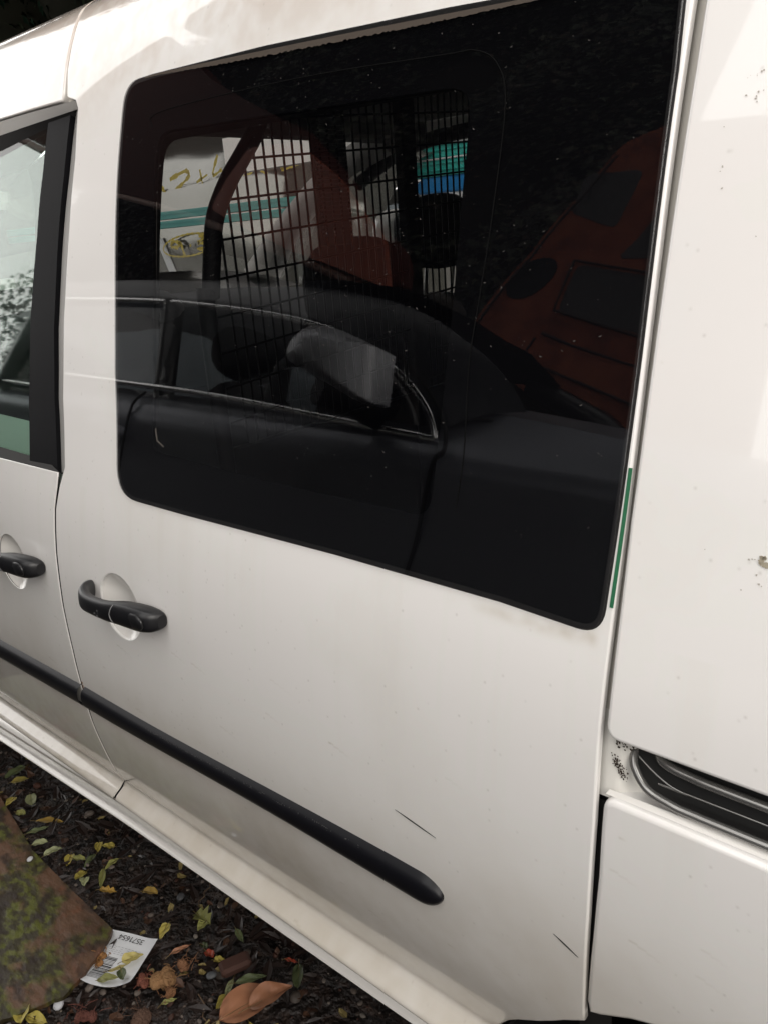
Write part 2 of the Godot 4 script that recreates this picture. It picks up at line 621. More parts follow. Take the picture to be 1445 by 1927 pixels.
func ground() -> void:
	var m := mat("mud", Color.WHITE, .58, .5)
	tri_tex(m, noise_tex(.02, [[0.0, Color(.07, .055, .048)], [.45, Color(.13, .10, .088)], [.62, Color(.19, .145, .125)], [1.0, Color(.30, .235, .195)]], 9, 512, 5), 2.2)
	m.heightmap_enabled = true
	m.heightmap_texture = noise_tex(.03, [], 14, 512, 5)
	m.heightmap_scale = 1.6
	var mb := MB.new()
	var rows := []
	# one sheet: fine where the photograph sees it, stretched to the horizon beyond
	var xs := [-90.0, -30.0, -12.0, -6.0]
	for i in 111:
		xs.append(-3.6 + i * .035)
	xs.append_array([2.0, 6.0, 30.0, 90.0])
	var zs := [-90.0, -30.0, -8.0, -3.0, -1.2]
	for i in 71:
		zs.append(-.9 + i * .03)
	zs.append_array([2.5, 6.0, 30.0, 90.0])
	for x in xs:
		var line := PackedVector3Array()
		for z in zs:
			var inside: bool = x > -4 and x < .8 and z > -1.2 and z < 1.6
			line.append(Vector3(x, (gh(x, z) + rng.randf_range(-.004, .004)) if inside else -.004, z))
		rows.append(line)
	mb.sheet(rows, Vector3.UP)
	kind(obj("ground", mb, m), "structure")
	# small stones and crumbs of soil: nobody could count them
	var cols := [Color(.05, .038, .03), Color(.10, .075, .06), Color(.16, .13, .11), Color(.07, .03, .02), Color(.03, .025, .022), Color(.22, .19, .16)]
	var sb := MB.new()
	sb.blob(Vector3.ZERO, Vector3(1, .62, .8), 2.6, Basis(), 7, 5)
	var arr := []
	arr.resize(Mesh.ARRAY_MAX)
	arr[Mesh.ARRAY_VERTEX] = sb.v; arr[Mesh.ARRAY_NORMAL] = sb.n; arr[Mesh.ARRAY_TEX_UV] = sb.uv
	var me := ArrayMesh.new()
	me.add_surface_from_arrays(Mesh.PRIMITIVE_TRIANGLES, arr)
	var pm := mat("stone", Color.WHITE, .6, .45)
	pm.vertex_color_use_as_albedo = true
	me.surface_set_material(0, pm)
	var mm := MultiMesh.new()
	mm.transform_format = MultiMesh.TRANSFORM_3D
	mm.use_colors = true
	mm.mesh = me
	mm.instance_count = 5200
	for i in 5200:
		var x := rng.randf_range(-2.9, -.6)
		var z := rng.randf_range(-.55, .75)
		var s := .0016 + .0065 * pow(rng.randf(), 3.0)
		if i < 130:
			s = rng.randf_range(.007, .014)
		var b := Basis(Vector3(rng.randf() - .5, 1, rng.randf() - .5).normalized(), rng.randf() * TAU).scaled(Vector3(s, s * rng.randf_range(.6, 1.2), s * rng.randf_range(.7, 1.3)))
		mm.set_instance_transform(i, Transform3D(b, Vector3(x, gh(x, z) + s * .3, z)))
		mm.set_instance_color(i, cols[rng.randi() % cols.size()] * rng.randf_range(.6, 1.2))
	var mi := MultiMeshInstance3D.new()
	mi.name = "gravel"
	mi.multimesh = mm
	add_child(mi)
	tag(mi, "dark small stones and soil crumbs strewn on the mud", "gravel")
	kind(mi, "stuff")

# ---------------------------------------------------------------- hedge and trees
func leaf_cloud(called: String, parent: Node3D, count: int, place: Callable, size: float, tones: Array, sd: int) -> MultiMeshInstance3D:
	var r := RandomNumberGenerator.new()
	r.seed = sd
	var mb := MB.new()
	# a lobed ivy leaf, slightly folded
	var rim := [Vector3(0, 0, -.5), Vector3(.28, .03, -.28), Vector3(.52, .07, -.1), Vector3(.24, .03, .1), Vector3(.12, .02, .3), Vector3(0, .0, .6), Vector3(-.12, .02, .3), Vector3(-.24, .03, .1), Vector3(-.52, .07, -.1), Vector3(-.28, .03, -.28)]
	for i in rim.size():
		mb.ftri(Vector3(0, -.02, 0), rim[i], rim[(i + 1) % rim.size()], Vector3.UP)
	var arr := []
	arr.resize(Mesh.ARRAY_MAX)
	arr[Mesh.ARRAY_VERTEX] = mb.v; arr[Mesh.ARRAY_NORMAL] = mb.n; arr[Mesh.ARRAY_TEX_UV] = mb.uv
	var me := ArrayMesh.new()
	me.add_surface_from_arrays(Mesh.PRIMITIVE_TRIANGLES, arr)
	var m := mat("foliage", Color.WHITE, .5, .35) if sd != 5 else mat("dark_foliage", Color.WHITE, .9, .05)
	m.vertex_color_use_as_albedo = true
	me.surface_set_material(0, m)
	var mm := MultiMesh.new()
	mm.transform_format = MultiMesh.TRANSFORM_3D
	mm.use_colors = true
	mm.mesh = me
	mm.instance_count = count
	for i in count:
		var pd: Array = place.call(r)
		var nrm: Vector3 = (pd[1] + Vector3(r.randf_range(-.8, .8), r.randf_range(-.3, .9), r.randf_range(-.8, .8))).normalized()
		var t := nrm.cross(Vector3(r.randf() - .5, -1, r.randf() - .5)).normalized()
		var b := Basis(t, nrm, t.cross(nrm)) * Basis(Vector3.UP, r.randf_range(-1, 1))
		var s := size * r.randf_range(.6, 1.35)
		mm.set_instance_transform(i, Transform3D(b.scaled_local(Vector3(s, s, s)), pd[0]))
		mm.set_instance_color(i, tones[r.randi() % tones.size()] * r.randf_range(.6, 1.3))
	var mi := MultiMeshInstance3D.new()
	mi.name = called
	mi.multimesh = mm
	(parent if parent else self).add_child(mi, true)
	kind(mi, "stuff")
	return mi

func backdrop() -> void:
	var tones := [Color(.020, .028, .015), Color(.03, .038, .02), Color(.016, .022, .012), Color(.045, .048, .028), Color(.04, .032, .02)]
	# the ivy hedge that the side window mirrors
	var hedge := thing("ivy_hedge", "tall dark ivy hedge mirrored in the upper half of the van's side window", "hedge", Vector3(-4.5, 0, 3.9))
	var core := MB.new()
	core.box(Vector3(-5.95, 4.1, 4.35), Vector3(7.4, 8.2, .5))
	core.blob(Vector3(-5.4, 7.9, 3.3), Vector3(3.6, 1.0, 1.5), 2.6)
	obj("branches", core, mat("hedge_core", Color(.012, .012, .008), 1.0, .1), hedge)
	var lv := leaf_cloud("foliage", hedge, 47000, func(r):
		var x: float = r.randf_range(-9.7, -2.2)
		var y: float = r.randf_range(.1, 8.4)
		return [Vector3(x, y, 3.85 + .22 * sin(x * 2.3 + y) + .2 * sin(y * 3.1 - x) + r.randf_range(-.12, .22)), Vector3(0, .25, -1)], .07, tones, 3)
	lv.position = -hedge.position
	# a dark tree whose crown hangs behind the van's roof
	var tree := thing("dark_tree", "dark overhanging tree behind the van roof, black in the photo's upper left corner", "tree", Vector3(-8.2, 0, -5.6))
	var tk := MB.new()
	tk.tube([Vector3(-8.2, 0, -5.6), Vector3(-8.1, 1.2, -5.6), Vector3(-8.25, 2.4, -5.5), Vector3(-8.1, 3.6, -5.4)], [.24, .2, .17, .12], 9)
	tk.tube([Vector3(-8.2, 3.0, -5.5), Vector3(-7.0, 4.6, -4.6), Vector3(-5.2, 5.4, -3.4), Vector3(-3.0, 5.6, -2.8)], [.13, .11, .08, .04], 8)
	for k in 5:
		var a := k * 1.3
		tk.tube([Vector3(-8.2, 2.3 + .2 * k, -5.5), Vector3(-8.2 + cos(a) * .9, 3.1 + .2 * k, -5.5 + sin(a) * .9), Vector3(-8.2 + cos(a) * 1.9, 3.7 + .2 * k, -5.5 + sin(a) * 1.7)], [.09, .06, .03], 7)
	obj("trunk", tk, mat("bark", Color(.03, .024, .018), .9, .2), tree)
	var cr := MB.new()
	cr.blob(Vector3(-8.4, 4.9, -5.6), Vector3(3.6, 1.8, 2.2), 2.2)
	cr.blob(Vector3(-6.3, 4.3, -5.0), Vector3(2.6, 1.6, 1.7), 2.0)
	cr.blob(Vector3(-3.6, 5.8, -2.2), Vector3(5.6, 1.0, 2.5), 2.4)
	obj("crown", cr, mat("hedge_core", Color(.012, .012, .008), 1.0, .1), tree)
	var cl := leaf_cloud("foliage", tree, 22000, func(r):
		var d := Vector3(r.randfn(), r.randfn(), r.randfn()).normalized()
		var q: float = r.randf_range(.93, 1.12)
		if r.randf() < .45:
			return [Vector3(-3.6, 5.8, -2.2) + d * Vector3(5.6, 1.0, 2.5) * q, d]
		if r.randf() < .6:
			return [Vector3(-8.4, 4.9, -5.6) + d * Vector3(3.6, 1.8, 2.2) * q, d]
		return [Vector3(-6.3, 4.3, -5.0) + d * Vector3(2.6, 1.6, 1.7) * q, d], .09, [Color(.006, .013, .008), Color(.014, .018, .010)], 5)
	cl.position = -tree.position

# ---------------------------------------------------------------- the white van
func van() -> void:
	var V := thing("white_van", "dusty white panel van with dark side window, black door handles and rubbing strip", "van", Vector3(-1.2, 0, -.75))
	var paint: Material = mats.white_paint
	# ---- sliding door
	var top := 1.345
	var out := PackedVector2Array()
	out.append_array(poly([-.2455, top, -.2452, 1.0, -.2468, .72, -.2455, .50, -.2440, .42, -.2450, .32, -.2490, .20]))
	for k in 9:                                    # cut by the wheel arch
		var a := deg_to_rad(lerpf(128.0, 165.5, k / 8.0))
		out.append(Vector2(-.03 + cos(a) * .355, -.09 + sin(a) * .355))
	for k in 9:
		var x := lerpf(-.385, -1.1205, k / 8.0)
		out.append(Vector2(x, .006))
	out.append_array(poly([-1.1225, .17, -1.1200, .24, -1.1205, .31, -1.1270, .386, -1.1275, .47, -1.1235, .54, -1.1130, .578, -1.1000, .607, -1.1085, .705, -1.1020, .818, -1.0855, .925, -1.0745, 1.03, -1.0775, 1.095, -1.0850, 1.1065, -1.1090, 1.114, -1.1175, 1.150, -1.1230, 1.2547, -1.1240, top]))
	var clear := rounded(poly([-.8846, 1.040, -.4235, 1.0195, -.4250, .85, -.4335, .647, -.66, .648, -.8806, .655, -.8818, .85]), [.030, .030, 0, .022, 0, .018, 0])
	var hole := rounded(poly([-.935, 1.085, -.275, 1.055, -.275, .61, -.935, .61]), [.04])
	var bowl := PackedVector2Array()
	for k in 28:
		var a := TAU * k / 28
		bowl.append(Vector2(-.9600 + .0480 * cos(a) - .004 * sin(a), .4275 + .0465 * sin(a)))
	var mb := MB.new()
	panel(mb, out, [hole, bowl], 0.0, .014, .0025, .0045)
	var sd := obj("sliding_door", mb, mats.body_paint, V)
	# window
	var glass := rounded(poly([-.9605, 1.108, -.90, 1.1085, -.70, 1.1018, -.46, 1.0872, -.2525, 1.070, -.2490, 1.00, -.2500, .80, -.2540, .5835, -.35, .5885, -.55, .5897, -.80, .587, -.955, .587, -.9655, .75, -.9640, .90]), [.036, 0, 0, 0, .022, 0, 0, .022, 0, 0, 0, .045, 0, 0], 8)
	mb = MB.new()
	var seal_in: PackedVector2Array = Geometry2D.offset_polygon(glass, -.004)[0]
	panel(mb, glass, [seal_in], .0005, .012, .0012, .006)
	obj("window_seal", mb, mats.rubber, sd)
	mb = MB.new()
	panel(mb, seal_in, [clear], .0004, .014, .0008, .004)
	obj("window_border", mb, mats.frit, sd)
	mb = MB.new()
	panel(mb, Geometry2D.offset_polygon(glass, -.0012)[0], [], .0030, .016, .0010, .0012)
	obj("window_pane", mb, mats.privacy_glass, sd)
	# inner trim frame behind the glass
	mb = MB.new()
	panel(mb, rounded(poly([-1.05, 1.16, -.26, 1.16, -.26, .35, -1.05, .35]), [.02]), [rounded(poly([-.985, 1.068, -.44, 1.055, -.44, .60, -.985, .602]), [.03])], -.045, .03, .004, .03)
	obj("inner_trim", mb, mats.dark_trim, sd)
	# thin moulding line seen just inside the front edge of the glass
	mb = MB.new()
	mb.tube([surf(-.8835, .96, -.004), surf(-.8830, .80, -.004), surf(-.8822, .69, -.004), surf(-.876, .670, -.004), surf(-.862, .664, -.004)], .0011, 6)
	obj("inner_seal_line", mb, mat("seal_line", Color(.16, .14, .12), .5), sd)
	dust(sd)
	grime(sd)
	pane_edge(sd)
	# front edge of the sliding door, turned in towards the pillar
	mb = MB.new()
	var gro := [[-1.0775, 1.1, -.003], [-1.0755, 1.0287, -.003], [-1.0866, .9254, -.003], [-1.1032, .8181, -.003], [-1.1100, .7054, -.003], [-1.0993, .600, -.003]]
	var fl := [[-1.1180, 1.1036, -.020], [-1.1235, 1.0172, -.020], [-1.1385, .9157, -.020], [-1.1535, .8033, -.020], [-1.1572, .7019, -.020], [-1.1440, .592, -.020]]
	ribbon(mb, gro, fl, Vector3(-.6, 0, .8), 6, 3)
	obj("door_edge", mb, paint, sd)
	handle(sd, 0.0)
	recess(sd, bowl)
	strip(sd, -1.1105, -.405, true)
	# green tape on the rear edge and the scratches
	mb = MB.new()
	panel(mb, poly([-.2492, .7188, -.2466, .7188, -.2474, .6079, -.2500, .6079]), [], .0008, .008, .0002, .0006)
	obj("green_tape", mb, mat("green_tape", Color(.015, .13, .055), .5), sd)
	for s in [[-.4631, .3301, -.4103, .3211], [-.2783, .2824, -.2535, .2706]]:
		mb = MB.new()
		var a := Vector2(s[0], s[1])
		var b := Vector2(s[2], s[3])
		var w := (b - a).orthogonal().normalized() * .0006
		panel(mb, PackedVector2Array([a, a.lerp(b, .35) + w, a.lerp(b, .7) + w, b, a.lerp(b, .6) - w, a.lerp(b, .3) - w]), [], .0006, .02, .0001, .0004)
		obj("scratch", mb, mat("scratch", Color(.03, .028, .026), .8), sd)

	# ---- front door
	var fo := PackedVector2Array()
	for k in 9:
		var x := lerpf(-2.2, -1.1262, k / 8.0)
		fo.append(Vector2(x, .006))
	fo.append_array(poly([-1.1278, .17, -1.1252, .24, -1.1258, .31, -1.1325, .386, -1.1330, .47, -1.1290, .54, -1.1215, .575, -1.1190, .5955, -1.32, .5935, -2.2, .585]))
	var bowl2 := PackedVector2Array()
	for p in bowl:
		bowl2.append(p + Vector2(-.322, -.003))
	mb = MB.new()
	panel(mb, fo, [bowl2], 0.0, .018, .0008, .0009)
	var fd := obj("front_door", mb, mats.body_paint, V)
	# backing strips in the shut line between the doors; the lower one paints its shade
	mb = MB.new()
	var sa := []
	var sb := []
	for q in [[-1.1240, top], [-1.1225, 1.2], [-1.1165, 1.112]]:
		sa.append([q[0] - .012, q[1], -.009]); sb.append([q[0] + .012, q[1], -.009])
	ribbon(mb, sa, sb, Vector3(0, 0, 1), 6, 1)
	obj("upper_door_seal", mb, mats.jamb_paint, fd)
	mb = MB.new()
	sa = []
	sb = []
	for q in [[-1.1190, .590], [-1.1260, .54], [-1.1302, .47], [-1.1297, .386], [-1.1232, .31], [-1.1226, .24], [-1.1252, .17], [-1.1235, .09], [-1.1234, .052], [-1.1234, .044], [-1.1234, .040], [-1.1234, .036], [-1.1234, .032], [-1.1234, .028], [-1.1234, .024], [-1.1234, .020], [-1.1234, .016], [-1.1234, .012]]:
		sa.append([q[0] - .008, q[1], -.0016]); sb.append([q[0] + .003, q[1], -.0016])
	ribbon(mb, sa, sb, Vector3(0, 0, 1), 6, 1)
	obj("gap_shade", mb, mat("shut_gap", Color(.006, .006, .006), .9, .1), fd)
	handle(fd, -.322)
	recess(fd, bowl2)
	strip(fd, -2.2, -1.1215, false)
	# its window: frame above, reveal, seals, pillar trim and pane
	mb = MB.new()
	panel(mb, poly([-2.2, 1.085, -1.55, 1.110, -1.31, 1.1127, -1.21, 1.1123, -1.1185, 1.111, -1.1215, 1.150, -1.1270, 1.2547, -1.1280, top, -2.2, top]), [], 0.0, .018, .0025, .008)
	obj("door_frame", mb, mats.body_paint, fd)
	mb = MB.new()
	ribbon(mb, [[-2.2, 1.083, -.002], [-1.55, 1.108, -.002], [-1.31, 1.1107, -.002], [-1.21, 1.1103, -.002], [-1.0790, 1.1075, -.002]], [[-2.2, 1.068, -.013], [-1.55, 1.092, -.013], [-1.335, 1.0970, -.013], [-1.232, 1.0995, -.013], [-1.0990, 1.1025, -.013]], Vector3(0, -.6, .8), 6, 3)
	obj("window_reveal", mb, paint, fd)
	mb = MB.new()
	ribbon(mb, [[-2.2, 1.067, -.013], [-1.55, 1.091, -.013], [-1.335, 1.0965, -.013], [-1.232, 1.0990, -.013], [-1.113, 1.1030, -.013]], [[-2.2, 1.038, -.026], [-1.55, 1.060, -.026], [-1.345, 1.0700, -.026], [-1.20, 1.0880, -.026], [-1.12, 1.0935, -.026]], Vector3(0, -.3, 1), 6, 3)
	obj("window_seal", mb, mats.rubber, fd)
	mb = MB.new()
	ribbon(mb, [[-2.2, .598, -.020], [-1.34, .6080, -.018], [-1.18, .6055, -.016]], [[-2.2, .582, -.010], [-1.32, .5915, -.007], [-1.12, .5930, -.007]], Vector3(0, .5, 1), 4, 3)
	obj("window_seal", mb, mats.rubber, fd)
	mb = MB.new()
	var tl := [[-1.1800, 1.0945, -.012], [-1.1847, 1.0293, -.012], [-1.1987, .9326, -.012], [-1.2239, .8173, -.012], [-1.2353, .6879, -.012], [-1.2288, .5930, -.012]]
	var tr := [[-1.1215, 1.0975, -.0135], [-1.1265, 1.0172, -.0135], [-1.1405, .9157, -.0135], [-1.1555, .8033, -.0135], [-1.1580, .7019, -.0135], [-1.1440, .590, -.0135]]
	ribbon(mb, tl, tr, Vector3(0, 0, 1), 6, 4)
	var tl2 := []
	for q in tl:
		tl2.append([q[0] - .001, q[1], -.022])
	ribbon(mb, tl, tl2, Vector3(-1, 0, .2), 6, 1)
	var tr2 := []
	for q in tr:
		tr2.append([q[0] + .0015, q[1], -.05])
	ribbon(mb, tr, tr2, Vector3(1, 0, .2), 6, 1)
	obj("pillar_trim", mb, mats.black_plastic, fd)
	mb = MB.new()
	ribbon(mb, [[-2.2, 1.03, -.05], [-1.60, 1.085, -.05], [-1.40, 1.10, -.05], [-1.18, 1.11, -.05]], [[-2.2, .965, -.05], [-1.60, 1.018, -.05], [-1.4102, 1.0481, -.05], [-1.3098, 1.0551, -.05]], Vector3(0, 0, 1), 5, 2)
	obj("inner_frame", mb, mats.dark_trim, fd)
	mb = MB.new()
	ribbon(mb, [[-1.3098, 1.0551, -.05], [-1.2908, 1.0310, -.05], [-1.2780, 0.9842, -.05], [-1.2753, 0.9344, -.05], [-1.2802, 0.8850, -.05], [-1.2946, 0.8191, -.05]], [[-1.17, 1.10, -.05], [-1.17, 1.06, -.05], [-1.18, .98, -.05], [-1.19, .92, -.05], [-1.20, .86, -.05], [-1.21, .78, -.05]], Vector3(0, 0, 1), 5, 2)
	obj("inner_pillar", mb, mats.dark_trim, fd)
	mb = MB.new()
	ribbon(mb, [[-2.15, .650, -.075], [-1.55, .655, -.075], [-1.20, .648, -.075]], [[-2.15, .56, -.045], [-1.55, .56, -.045], [-1.20, .56, -.045]], Vector3(0, .5, 1), 5, 3)
	obj("inner_ledge", mb, mat("pale_card", Color(.70, .70, .66), .7), fd)
	mb = MB.new()
	var pr := []
	for e in 2:
		var o2 := -.0210 - .0035 * e
		for w in [[1.060, 1.085, 1.098], [.59, .597, .60]]:
			pr.append([[-2.15, w[0], o2], [-1.55, w[1], o2], [-1.15, w[2], o2]])
	ribbon(mb, pr[0], pr[1], Vector3(0, 0, 1), 8, 12)
	ribbon(mb, pr[2], pr[3], Vector3(0, 0, -1), 8, 12)
	ribbon(mb, pr[0], pr[2], Vector3(0, 1, 0), 8, 1)
	ribbon(mb, pr[1], pr[3], Vector3(0, -1, 0), 8, 1)
	for q in [[pr[0], pr[1], pr[3], pr[2], 0, -1.0], [pr[0], pr[1], pr[3], pr[2], 2, 1.0]]:
		var l := []
		for k in 4:
			l.append(surf(q[k][q[4]][0], q[k][q[4]][1], q[k][q[4]][2]))
		mb.fquad(l[0], l[1], l[2], l[3], Vector3(q[5], 0, 0))
	obj("window_pane", mb, mats.green_glass, fd)

	# ---- rear quarter: upper skin, lower skin, sliding rail between them
	mb = MB.new()
	panel(mb, rounded(poly([-.2365, top, -.2365, 1.0, -.2405, .83, -.2428, .68, -.2405, .5635, -.2400, .5015, -.118, .5015, .75, .50, .75, top]), [0, 0, 0, 0, 0, .012, 0, 0, 0]), [], .002, .016, .004, .030)
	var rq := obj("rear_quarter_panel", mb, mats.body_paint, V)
	marks(rq)
	var lo := PackedVector2Array()
	lo.append_array(poly([-.2385, .4480, -.2390, .42, -.2388, .3693, -.2415, .3048, -.2455, .2442, -.2478, .2060]))
	for k in 13:
		var a := deg_to_rad(lerpf(126.5, 30.0, k / 12.0))
		lo.append(Vector2(-.03 + cos(a) * .362, -.09 + sin(a) * .362))
	lo.append_array(poly([.35, .1, .75, .1, .75, .4465, .02, .4455, -.11, .4480]))
	mb = MB.new()
	panel(mb, rounded(lo, [.012, 0, 0, 0, 0, .004, 0, 0, 0, 0, 0, 0, 0, 0, 0, 0, 0, 0, 0, 0, 0, 0, 0, 0]), [], 0.0, .016, .006, .036)
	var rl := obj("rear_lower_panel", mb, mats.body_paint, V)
	# ledge that carries the rail, and the jamb behind the door gap
	mb = MB.new()
	ribbon(mb, [[-.2385, .4478, -.0060], [-.11, .4478, -.0060], [.75, .4463, -.0060]], [[-.2375, .4500, -.0110], [-.11, .4520, -.0135], [.75, .4505, -.0135]], Vector3(0, 1, .4), 8, 4)
	obj("ledge", mb, paint, rl)
	mb = MB.new()
	ribbon(mb, [[-.262, .53, -.014], [-.232, .53, -.0150], [-.221, .53, -.0255], [-.204, .53, -.034]], [[-.262, .4405, -.0125], [-.232, .4405, -.0128], [-.218, .4405, -.0260], [-.200, .4405, -.034]], Vector3(0, 0, 1), 8, 4)
	obj("jamb_corner", mb, mat("corner_paint", Color(.74, .72, .67), .35), V)
	mb = MB.new()
	ribbon(mb, [[-.212, .53, -.030], [-.17, .53, -.034], [.75, .53, -.045]], [[-.212, .4405, -.034], [-.17, .4405, -.042], [.75, .4405, -.045]], Vector3(0, 0, 1), 8, 4)
	obj("rail_channel", mb, mats.dark_trim, V)
	for seg in [[top, .52], [.436, -.02]]:
		mb = MB.new()
		ribbon(mb, [[-.262, seg[0], -.013], [-.262, lerpf(seg[0], seg[1], .5), -.013], [-.262, seg[1], -.013]], [[-.228, seg[0], -.013], [-.228, lerpf(seg[0], seg[1], .5), -.013], [-.228, seg[1], -.013]], Vector3(0, 0, 1), 12, 1)
		obj("door_jamb", mb, mats.jamb_paint if seg[0] > 1 else mats.rubber, V)  # lower piece takes a dark colour for the shade in the gap
	# the rail itself
	mb = MB.new()
	panel(mb, rounded(poly([-.2295, .4900, -.2275, .4730, -.2150, .4545, -.1930, .4455, -.1740, .4425, -.05, .4425, .75, .442, .75, .50, -.05, .50, -.2100, .502]), [.006, .01, .01, .01, 0, 0, 0, 0, 0, 0]), [], -.0245, .012, .002, .012)
	var ra := obj("door_rail", mb, mat("rail_black", Color(.014, .014, .014), .4), V)
	mb = MB.new()
	mb.tube(smooth_path([surf(-.2245, .486, -.024), surf(-.2210, .4760, -.017), surf(-.2075, .4622, -.013), surf(-.1870, .4578, -.011), surf(-.1680, .4566, -.011), surf(-.1110, .4562, -.011), surf(.2, .4555, -.011), surf(.75, .455, -.011)], 6), .0036, 10)
	obj("lower_rail", mb, mat("worn_rail", Color(.24, .235, .225), .25, .6, .7), ra)
	mb = MB.new()
	mb.tube(smooth_path([surf(-.2050, .489, -.026), surf(-.1979, .4856, -.021), surf(-.1766, .4833, -.019), surf(-.12, .4826, -.018), surf(.2, .482, -.018), surf(.75, .482, -.018)], 6), .0040, 10)
	obj("upper_rail", mb, mat("worn_rail", Color.WHITE), ra)
	mb = MB.new()
	mb.tube(smooth_path([surf(-.2241, .4832, -.025), surf(-.2003, .4692, -.0235), surf(-.1783, .4641, -.0235), surf(-.1207, .4646, -.0235), surf(.75, .465, -.0235)], 6), .0010, 6)
	obj("rail_seam", mb, mat("worn_rail", Color.WHITE), ra)
	# dirt and rust where the door latches
	mb = MB.new()
	for i in 170:
		var t := rng.randf()
		var x := lerpf(-.2370, -.2265, t) + rng.randfn() * .0016
		var v := lerpf(.4790, .4640, t) + rng.randfn() * .0022
		blot(mb, x, v, rng.randf_range(.0002, .0010), -.0130)
	for i in 420:                                  # soot under the corner of the upper skin
		var x := -.2360 + .034 * pow(rng.randf(), 1.4)
		blot(mb, x, .5010 - absf(rng.randfn()) * .0042, rng.randf_range(.0003, .0014), -.0125 - maxf(0.0, x + .232) * .5)
	kind(obj("rust_stain", mb, mat("rust_dirt", Color(.035, .022, .014), .9), ra), "stuff")

	# ---- sill
	mb = MB.new()
	var rows := []
	for i in 41:
		var x := lerpf(-2.6, -.375, i / 40.0)
		var r := rise(x)
		var line := PackedVector3Array()
		for q in [[.040, .520], [.074, .5125], [.0835, .5040], [.0838, .4995], [.0805, .4900], [.0745, .4735], [.0690, .4570], [.0680, .4525], [.0700, .4508], [.0765, .4490], [.0785, .4470], [.0770, .4445], [.0710, .4425], [.030, .4410], [-.10, .430], [-.16, .40]]:
			line.append(Vector3(x, q[1] + r, q[0]))
		rows.append(line)
	mb.grid(rows, func(p): return Vector3(0, (-.25 if p.z < .07 and p.y < .47 + rise(p.x) - .02 else .2), 1))
	obj("sill", mb, paint, V)

	# ---- roof and the shell that closes the cargo space
	mb = MB.new()
	rows = []
	for i in 25:
		var x := lerpf(-2.0, .75, i / 24.0)
		var line := PackedVector3Array()
		for k in 9:
			line.append(surf(x, lerpf(top - .004, seclen[seclen.size() - 1] - .01, k / 8.0), -.001))
		for k in 8:
			line.append(Vector3(x, 1.745 - .06 * pow(k / 7.0, 3.0), lerpf(-.75, -1.68, k / 7.0)))
		rows.append(line)
	mb.sheet(rows, Vector3(0, 1, .1))
	obj("roof", mb, paint, V)
	mb = MB.new()
	mb.box(Vector3(-.68, 1.685, -.78), Vector3(2.5, .02, 1.34))
	obj("roof_lining", mb, mat("lining", Color(.10, .098, .092), .9, .1), V)
	mb = MB.new()
	mb.box(Vector3(-.2, .95, -1.67), Vector3(2.3, 1.6, .06))          # far side of the cargo space
	mb.box(Vector3(-2.0, .62, -1.67), Vector3(1.3, .86, .06))         # far door below its window
	mb.box(Vector3(-2.0, 1.70, -1.645), Vector3(1.4, .13, .05))       # header
	mb.box(Vector3(.93, .95, -.78), Vector3(.06, 1.7, 1.75))
	obj("far_side", mb, paint, V)
	mb = MB.new()
	mb.box(Vector3(-.7, .46, -.78), Vector3(3.2, .04, 1.62))
	mb.box(Vector3(-.2, 1.0, -1.63), Vector3(2.2, 1.1, .01))
	obj("floor", mb, mats.dark_trim, V)
	interior(V)

	# ---- rear wheel in its arch
	mb = MB.new()
	rows = []
	for k in 25:
		var a := deg_to_rad(lerpf(-10, 190, k / 24.0))
		var pv := Vector2(-.03 + cos(a) * .365, .402 + sin(a) * .365)
		rows.append(PackedVector3Array([Vector3(pv.x, pv.y, .085), Vector3(pv.x, pv.y, -.25)]))
	mb.grid(rows, func(p): return Vector3(-.03, .402, p.z) - p)
	obj("wheel_arch_liner", mb, mats.dark_trim, V)
	for wx in [-.03, -3.02]:
		for wz in [-.02, -1.50]:
			wheel(V, Vector3(wx, .315, wz), .315, .19)

func wheel(parent: Node3D, c: Vector3, r: float, w: float) -> void:
	var rows := []
	for k in 33:
		var a := TAU * k / 32
		var line := PackedVector3Array()
		for q in [[.62, -.5], [.80, -.52], [.95, -.47], [1.0, -.36], [1.0, 0.0], [1.0, .36], [.95, .47], [.80, .52], [.62, .5]]:
			line.append(c + Vector3(cos(a) * r * q[0], sin(a) * r * q[0], w * q[1]))
		rows.append(line)
	var mb := MB.new()
	mb.grid(rows, func(p): return Vector3(p.x - c.x, p.y - c.y, (p.z - c.z) * .8))
	var ty := obj("wheel", mb, mats.rubber, parent)
	rows = []
	for k in 33:
		var a := TAU * k / 32
		var line := PackedVector3Array()
		for q in [[0.0, .30], [.15, .34], [.2, .28], [.5, .25], [.57, .42], [.63, .46]]:
			line.append(c + Vector3(cos(a) * r * q[0], sin(a) * r * q[0], w * q[1] * (1.0 if c.z > -.7 else -1.0)))
		rows.append(line)
	mb = MB.new()
	mb.grid(rows, func(_p): return Vector3(0, 0, 1.0 if c.z > -.7 else -1.0))
	obj("rim", mb, mats.steel, ty)

func smooth_path(p: Array, sub: int) -> Array:
	var out := []
	for i in p.size() - 1:
		var a: Vector3 = p[maxi(i - 1, 0)]
		var d: Vector3 = p[mini(i + 2, p.size() - 1)]
		for s in sub:
			out.append((p[i] as Vector3).cubic_interpolate(p[i + 1], a, d, float(s) / sub))
	out.append(p[p.size() - 1])
	return out

